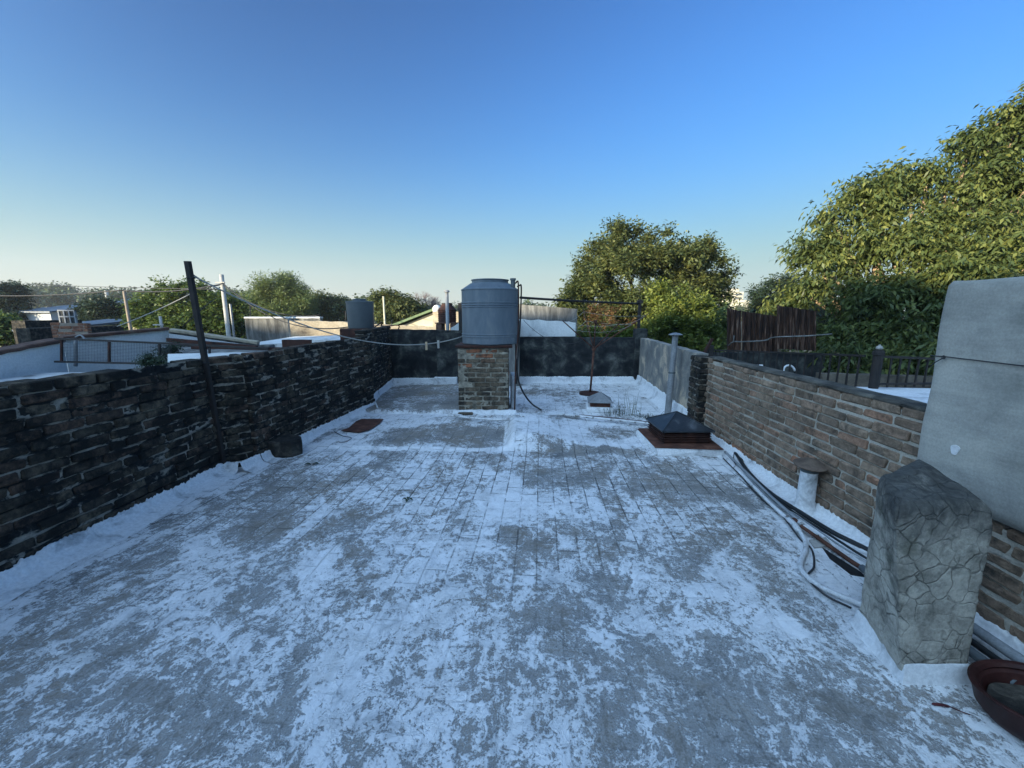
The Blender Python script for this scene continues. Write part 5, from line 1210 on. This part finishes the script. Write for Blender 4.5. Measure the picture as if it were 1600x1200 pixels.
# dark vertical tank further off with plinth, pipe
c3 = P(699, 504, 12.4)
t3 = thing('water_tank', 'dark brown distant tank left of the big grey tank', 'water tank', c3); r3 = .265; h3 = P(699, 475, 12.4).z - c3.z
mb = MB(); mb.lathe(c3, [(0, 0), (r3, 0), (r3, .02)] + [(r3 + (.012 if i % 2 else 0), .04 + i * .03) for i in range(12)] + [(r3, h3 * .72), (.16, h3 * .92), (.15, h3), (0, h3)], 28); smooth_by_angle(mb.build('tank_body', M['rust_dark'], t3), 40)
mb = MB(); mb.lathe(c3 + Z * (h3 - .002), [(.155, 0), (.16, .03), (0, .04)], 20); mb.build('lid', M['dark_metal'], t3)
mb = MB(); mb.rbox((c3.x - .3, c3.y - .3, GZ), (c3.x - .12, c3.y + .3, c3.z - .03), .02); mb.rbox((c3.x + .12, c3.y - .3, GZ), (c3.x + .3, c3.y + .3, c3.z - .03), .02); mb.rbox((c3.x - .32, c3.y - .32, c3.z - .028), (c3.x + .32, c3.y + .32, c3.z), .01)
tag(mb.build('tank_stand', M['terracotta']), 'brick legs carrying the dark brown distant tank', 'tank stand')
p = P(698, 456, 10); mb = MB(); mb.tube([(p.x, 10, 0), p], .042, 12); vv = mb.build('vent_pipe', M['zinc'], smooth=True); tag(vv, 'thin tall silver flue pipe in front of the dark brown tank', 'flue pipe')
mb = MB(); mb.lathe(p, [(.03, -.02), (.075, .0), (.06, .03), (0, .05)], 16); mb.build('cap', M['zinc'], vv)
p = P(686, 480, 14.5); q = P(675, 487, 15); building_px('small_house', 'small cream block house behind the dark brown tank', 676, 716, 487, 14.5, 3, M['warm_render'])
mb = MB(); mb.lathe(P(683, 487, 14.9), [(0, 0), (.16, 0), (.16, .14), (.1, .22), (0, .25)], 20); tag(mb.build('water_tank', M['white_wall'], smooth=True), 'tiny white tank on the cream block house', 'water tank')
# green gable
gh = thing('gable_house', 'cream gable end with green sloping verge behind the low sunlit wall', 'house', (P(655, 505, 16).x, 16, GZ))
a, b, c = P(620, 512, 16), P(690, 512, 16), P(678, 488, 16)
mb = MB(); f0 = [Vector((a.x, 16, GZ)), Vector((b.x, 16, GZ)), Vector((b.x, 16, c.z - .05)), Vector((c.x, 16, c.z)), Vector((a.x, 16, a.z))]; mb.prism(f0, [p + Vector((0, 4, 0)) for p in f0]); mb.build('wall', M['cream'], gh, fix=True)
mb = MB(); e0, e1 = Vector((a.x - .3, 15.8, a.z - .02)), Vector((c.x + .1, 15.8, c.z + .10)); mb.prism([e0, e1, e1 + Vector((0, 4.2, 0)), e0 + Vector((0, 4.2, 0))], [p + Z * .09 for p in (e0, e1, e1 + Vector((0, 4.2, 0)), e0 + Vector((0, 4.2, 0)))]); mb.build('roof', M['green_metal'], gh, fix=True)

# ================================================================== SURROUNDINGS, RIGHT
mb = MB(); mb.prism([(2.72, -1, GZ), (12, -1, GZ), (12, 6.2, GZ), (2.85, 6.2, GZ)], [(2.72, -1, .28), (12, -1, .28), (12, 6.2, .28), (2.85, 6.2, .28)])
tag(mb.build('neighbour_house', M['streak']), 'neighbouring house with a dim terrace beyond the right brick wall', 'house')
mb = MB(); mb.prism([(2.545, 2.3, .30), (4.6, 2.3, .30), (4.6, 3.30, .30), (2.62, 3.55, .30)], [(2.54, 2.3, .925), (4.6, 2.3, .925), (4.6, 3.30, .915), (2.62, 3.55, .915)])
tag(mb.build('white_ledge', M['white']), 'white painted ledge just beyond the right brick wall near the slab', 'ledge')
# iron railing with corner post
cpx = P(1362, 620, 3.42); rt = P(1125, 547, 5.25)
ir = thing('iron_railing', 'black wrought iron railing above the right brick wall', 'railing', (cpx.x, cpx.y, .9))
pt = P(1363, 550, 3.42)
mb = MB(); mb.lathe((cpx.x, cpx.y, .90), [(0, 0), (.034, 0), (.034, .30), (.042, .305), (.042, .33), (.035, .335), (.035, .345), (0, .35)], 16); mb.build('corner_post', M['dark_metal'], ir, smooth=False)
mb = MB(); mb.lathe((cpx.x, cpx.y, 1.248), [(0, 0), (.02, .002), (.026, .014), (.02, .028), (.009, .033), (.01, .04), (0, .045)], 12); mb.build('finial', M['concrete_pole'], ir, smooth=True)
T0 = P(1115, 547, 5.6); T1 = P(1352, 556, 3.45); T2 = P(1372, 557, 3.4); T3 = P(1500, 562, 3.45)
for (a, b, zb, n_b) in ((T0, T1, .62, 23), (T2, T3, .925, 9)):
    mb = MB(); mb.tube([a, b], .013, 4); mb.build('rail', M['dark_metal'], ir)
    mb = MB(); mb.tube([Vector((a.x, a.y, zb + .03)), Vector((b.x, b.y, zb + .03))], .013, 4); mb.build('rail', M['dark_metal'], ir)
    for i in range(n_b):
        q = a.lerp(b, (i + .5) / n_b); mb = MB(); mb.tube([Vector((q.x, q.y, zb)), q], .008, 4); mb.build('baluster', M['dark_metal'], ir)
# rusty corrugated fence beyond
def corrugated(label, pix, Y0, Y1, m, seed=0, amp=.04, pitch=.085, grp=None):
    (xa, ya0, ya1), (xb, yb0, yb1) = pix       # left x, top, bottom ; right x, top, bottom
    a0, a1 = P(xa, ya0, Y0), P(xa, ya1, Y0); b0_, b1_ = P(xb, yb0, Y1), P(xb, yb1, Y1)
    L_ = (b0_ - a0).length; k = int(L_ / pitch * 6); mb = MB(); nn = Vector(((b0_ - a0).y, -(b0_ - a0).x, 0)).normalized(); pts = []
    for j in range(5):
        for i in range(k + 1):
            t = i / k; tp, bt_ = a0.lerp(b0_, t), a1.lerp(b1_, t); rag_ = Z * (.012 * nz(t * 9, seed, 0, 1) if j == 0 else 0)
            pts.append(tp.lerp(bt_, j / 4) + nn * amp * math.sin(2 * math.pi * i / 6) + rag_)
    mb.grid(pts, k + 1, 5); o = mb.build('corrugated_sheet', m, smooth=True); tag(o, label, 'corrugated sheet', 'corrugated iron sheets'); return o
corrugated('darkest rusty corrugated sheet, leftmost of the iron fence', ((1136, 481, 560), (1158, 486, 560)), 7.4, 7.2, M['fence_iron'], 1)
corrugated('pitted rusty corrugated sheet in the middle of the iron fence', ((1159, 486, 560), (1214, 494, 562)), 7.2, 7.0, M['fence_iron'], 2)
corrugated('tallest rusty corrugated sheet with pale ribs leaning beside the tree', ((1214, 477, 545), (1275, 486, 548)), 6.9, 6.6, M['fence_iron'], 3)
mb = MB(); mb.tube(bez([P(1138, 540, 6.6), P(1146, 534, 6.5), P(1160, 534, 6.5), P(1195, 532, 6.4), P(1210, 527, 6.3), P(1260, 525, 6.2), P(1300, 522, 6.1)], 4), .011, 5); mb.tube([P(1146, 534, 6.5), P(1147, 524, 6.5)], .009, 5)
tag(mb.build('grey_stick', M['streak'], smooth=True), 'long pale crooked stick in front of the rusty corrugated fence', 'stick')
mb = MB(); mb.frame_box(P(1098, 556, 5.9), (P(1110, 534, 5.9) - P(1098, 556, 5.9)).normalized(), Vector((0, 1, 0)), Vector((1, 0, 0)), (0, -.02, -.02), (.28, .02, .02), .004); tag(mb.build('plank', M['rust_dark']), 'short dark plank leaning behind the junction of the right walls', 'plank')
mb = MB(); p = P(1112, 540, 5.9); mb.rbox((p.x - .04, p.y, .3), (p.x + .04, p.y + .08, p.z), .006); tag(mb.build('fence_post', M['dark_metal']), 'dark fence post at the left end of the iron railing', 'post')
# dim neighbour structures seen through the railing
wall_px('low_wall', 'dim beige wall seen through the iron railing', (1285, 584), (1500, 590), 6.0, 5.8, -.5, .15, M['dim_wall'], seed=98)
wall_px('low_wall', 'dark wall behind the iron railing under the corrugated sheets', (1118, 551), (1290, 553), 7.0, 6.8, -.5, .15, M['black_wall'], seed=97)
mb = MB(); p = P(1158, 565, 5.4); mb.lathe((p.x, p.y, .5), [(.05, 0), (.035, .1), (.05, .2), (.025, .28), (.05, .36), (.05, .38), (0, .38)], 14); tag(mb.build('baluster_post', M['concrete_pole'], smooth=True), 'pale turned baluster behind the left part of the iron railing', 'baluster')
mb = MB(); p = P(1233, 580, 4.9); mb.tube([p + Vector((.07 * math.cos(t), 0.02 * math.sin(t), .07 * math.sin(t))) for t in [i * math.pi / 8 for i in range(14)]], .012, 6); tag(mb.build('white_ring', M['pvc_white'], smooth=True), 'pale coiled ring hanging behind the iron railing', 'ring')
mb = MB(); mb.tube([P(1172, 571, 5.3), P(1192, 571, 5.2)], .012, 5); tag(mb.build('white_bar', M['pvc_white']), 'short white bar behind the iron railing', 'bar')
# long bare twigs in the right tree
for i, pa in enumerate([[(1473, 338, 7.6), (1484, 330, 7.6), (1486, 315, 7.6), (1480, 307, 7.6)], [(1474, 338, 7.6), (1462, 320, 7.6)], [(1478, 299, 7.5), (1500, 310, 7.5), (1512, 315, 7.5)], [(1530, 322, 7.3), (1550, 340, 7.3), (1562, 348, 7.3)], [(1545, 330, 7.3), (1552, 318, 7.3)]]):
    pass

for (px, y0_, y1_, Y, l_) in ((251, 436, 470, 45, 'thin roof aerial above the trees left of the leaning pole'), (540, 486, 512, 15, 'thin iron rod on the sunlit wall left of the small roof tank'), (391, 478, 500, 14.5, 'thin rod standing on the left end of the flaking wall')):
    a, b = P(px, y0_, Y), P(px, y1_ + 20, Y); mb = MB(); mb.tube([b, a], .0011 * Y, 5)
    if Y > 20:
        for k in range(4): mb.tube([a - Z * (.1 + .22 * k) + Vector((-.35 + .05 * k, 0, 0)), a - Z * (.1 + .22 * k) + Vector((.35 - .05 * k, 0, 0))], .02, 4)
    tag(mb.build('aerial' if Y > 20 else 'iron_rod', M['wire']), l_, 'aerial' if Y > 20 else 'rod')
# apartment tower and crane far away
YT = 330
a, b = P(1141, 456, YT), P(1162, 456, YT)
tw = thing('apartment_tower', 'pale sunlit apartment tower on the skyline right of the rounded tree', 'tower block', ((a.x + b.x) / 2, YT, GZ))
mb = MB(); mb.box((a.x, YT, GZ), (b.x, YT + 12, a.z)); mb.box((a.x + 1, YT - .4, a.z), (b.x - 4, YT + 8, a.z + 2.4)); mb.build('wall', M['tower'], tw)
for k in range(7):
    z = a.z - 2.6 - k * 2.9; mb = MB(); mb.box((a.x + 4.2, YT - .5, z), (a.x + 9.5, YT - .02, z + 1.2)); w_ = mb.build('window', M['glass'], tw)
    mb = MB(); mb.box((a.x + 4.0, YT - 1.1, z - .5), (a.x + 9.7, YT - .55, z - .1)); mb.build('balcony', M['tower'], tw)
a, b = P(1161, 468, YT - 20), P(1171, 468, YT - 20)
building_px('apartment_block', 'lower pale apartment block right against the skyline tower', 1161, 1170, 469, YT - 20, 12, M['tower'], cat='tower block')
YC = 380; m0 = P(1234, 432, YC); cr = thing('tower_crane', 'faint tower crane on the skyline above the dark tree', 'crane', (m0.x, YC, GZ))
mb = MB(); mb.tube([(m0.x, YC, GZ), (m0.x, YC, P(1234, 430, YC).z)], .5, 4); mb.build('mast', M['zinc'], cr)
mb = MB(); mb.tube([P(1209, 435, YC), P(1246, 438, YC)], .32, 4); mb.build('jib', M['zinc'], cr)

# evening haze in the air over the town
mb = MB(); mb.box((-420, -60, -4.6), (420, 460, 46))
hm = bpy.data.materials.new('haze'); hm.use_nodes = True; hn = hm.node_tree; hn.nodes.clear()
pv = hn.nodes.new('ShaderNodeVolumePrincipled'); pv.inputs['Color'].default_value = (.85, .92, 1, 1); pv.inputs['Density'].default_value = .0007; pv.inputs['Anisotropy'].default_value = .2
ho = hn.nodes.new('ShaderNodeOutputMaterial'); hn.links.new(pv.outputs[0], ho.inputs['Volume'])
struct(mb.build('haze', hm), 'stuff')
for o in bpy.data.objects:
    if '_o' in o: del o['_o']
